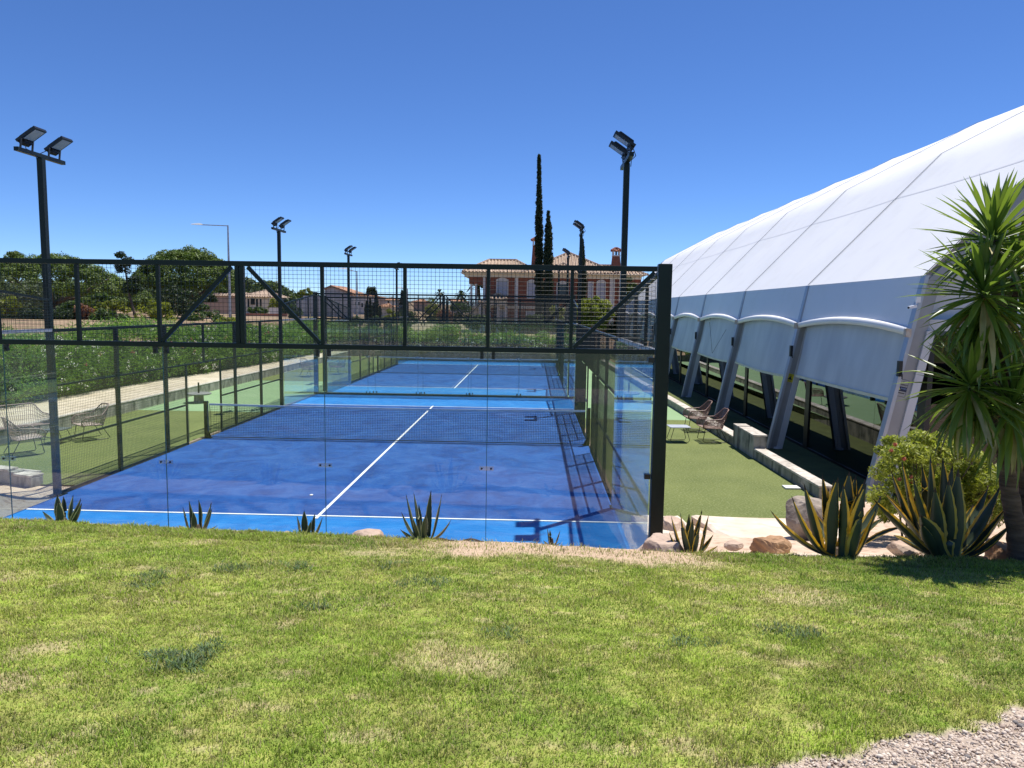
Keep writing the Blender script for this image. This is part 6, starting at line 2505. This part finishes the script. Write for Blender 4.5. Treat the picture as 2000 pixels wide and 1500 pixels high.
tk([(1992, 1118, -1.15), (1985, 1040, -1.15), (1972, 960, -1.12), (1962, 880, -1.1), (1960, 800, -1.1), (1958, 700, -1.1), (1955, 620, -1.1), (1945, 540, -1.1), (1938, 468, -1.1)], [0.115, 0.09, 0.085, 0.08, 0.08, 0.075, 0.07, 0.055, 0.05])
tk([(1990, 1060, -1.1), (2006, 960, -1.0), (1992, 880, -0.95), (1976, 800, -0.95)], [0.09, 0.085, 0.08, 0.06])
tk([(1962, 860, -1.1), (1930, 820, -1.2), (1893, 765, -1.3)], [0.06, 0.05, 0.045])
tk([(1955, 650, -1.1), (1935, 610, -1.25), (1921, 580, -1.35)], [0.05, 0.045, 0.04])
tk([(1956, 640, -1.1), (1975, 600, -0.95), (1985, 540, -0.9)], [0.05, 0.045, 0.04])
mb.build('trunk', YT, yuc, smooth=True)


def rosette(c, n_, L_, seed, lo=-65, hi=86, W=0.06):
    g = random.Random(seed)
    n_ = int(n_*1.15)
    L_ = L_*1.18
    mb = MB()
    for i in range(n_):
        f = (i+0.5)/n_
        el = R(hi+(lo-hi)*f**0.9+g.uniform(-8, 8))
        az = i*2.39996+g.uniform(-0.2, 0.2)
        L = L_*g.uniform(0.8, 1.08)*(0.82 if el > R(60) else 1)
        dr = (0.1+0.5*f)*g.uniform(0.2, 1.4)+(0.9 if g.random() < 0.07 else 0)
        w_ = W*g.uniform(0.8, 1.15)
        mi = 1 if (f > 0.7 and g.random() < 0.3) or g.random() < 0.02 else 0
        az += g.uniform(-0.25, 0.25)
        h = Vector((math.cos(az), math.sin(az), 0))
        pos = Vector(c)+Vector((0, 0, 0.10*(1-f)-0.10*f))+h*0.02
        sd = Vector((-h.y, h.x, 0))
        ring = []
        N = 7
        e = el
        for k in range(N+1):
            t = k/N
            ww_ = w_/2*float(np.interp(t, [0, 0.12, 0.4, 0.75, 1.0], [0.55, 0.5, 1.0, 0.7, 0.02]))
            d = h*math.cos(e)+Vector((0, 0, math.sin(e)))
            up_ = -h*math.sin(e)+Vector((0, 0, math.cos(e)))
            ring.append([pos-sd*ww_+up_*ww_*0.5, pos-sd*ww_*0.4+up_*ww_*0.06, pos+sd*ww_*0.4+up_*ww_*0.06, pos+sd*ww_+up_*ww_*0.5])
            pos = pos+d*L/N
            e -= dr/N*(0.4+1.2*t)*(1 if el < R(70) else 0.25)
        vs = [q_ for r_ in ring for q_ in r_]
        mb.add(vs, [(a_*4+k, a_*4+k+1, (a_+1)*4+k+1, (a_+1)*4+k) for a_ in range(N) for k in range(3)], mi)
    return mb


for (u_, v_, y_, n_, L_, lo, hi, sd) in ((1938, 470, -1.1, 90, 0.62, -45, 86, 1), (1921, 578, -1.35, 105, 0.62, -75, 84, 2), (1893, 758, -1.3, 80, 0.60, -75, 80, 3),
                                        (1930, 622, -1.3, 60, 0.56, -82, 0, 9), (1900, 775, -1.25, 45, 0.5, -82, -5, 10),
                                        (1976, 796, -1.25, 95, 0.62, -75, 84, 4), (1988, 540, -0.85, 85, 0.6, -70, 80, 5), (2030, 640, -0.9, 70, 0.6, -70, 80, 6), (2040, 820, -0.8, 70, 0.6, -70, 80, 8)):
    c = at(u_, v_, y_)
    rosette(c, n_, L_, sd, lo, hi).build('leaf_head', [YL, YD], yuc, smooth=True)
# dry litter and small things
p_ = Vector((-0.52, 4.35, 0.012))
mb = MB()
mb.lathe(p_, [(0.03, 0), (0.034, 0.006), (0.02, 0.014)], 7)
tag(mb.build('paper_scrap', pm('white_scrap', (0.8, 0.8, 0.78), rough=0.8), origin=p_), 'tiny white scrap lying on the blue court left of the centre line', 'litter')
g = random.Random(8)
for k_, (u_, v_, lab_) in enumerate(((925, 1052, 'curled dead agave leaf on the bare dirt at the lawn edge'), (868, 1048, 'dry brown leaf lying right of the curved agave'))):
    c_ = at(u_, v_, -1.15)
    c_.y = -1.25
    c_.z = float(lawn_z(np.array([c_.x]), np.array([-1.25]))[0])+0.012
    mb = MB()
    pts_ = [c_+Vector((-0.1+0.045*i_, 0.01*math.sin(i_), 0.008*math.sin(i_*0.9+k_))) for i_ in range(6)]
    mb.tube(pts_, [0.004, 0.012, 0.014, 0.012, 0.008, 0.003], 5)
    tag(mb.build('dead_leaf', BARK, origin=c_), lab_, 'dead leaf')
# ---
print('objects', len(bpy.data.objects))
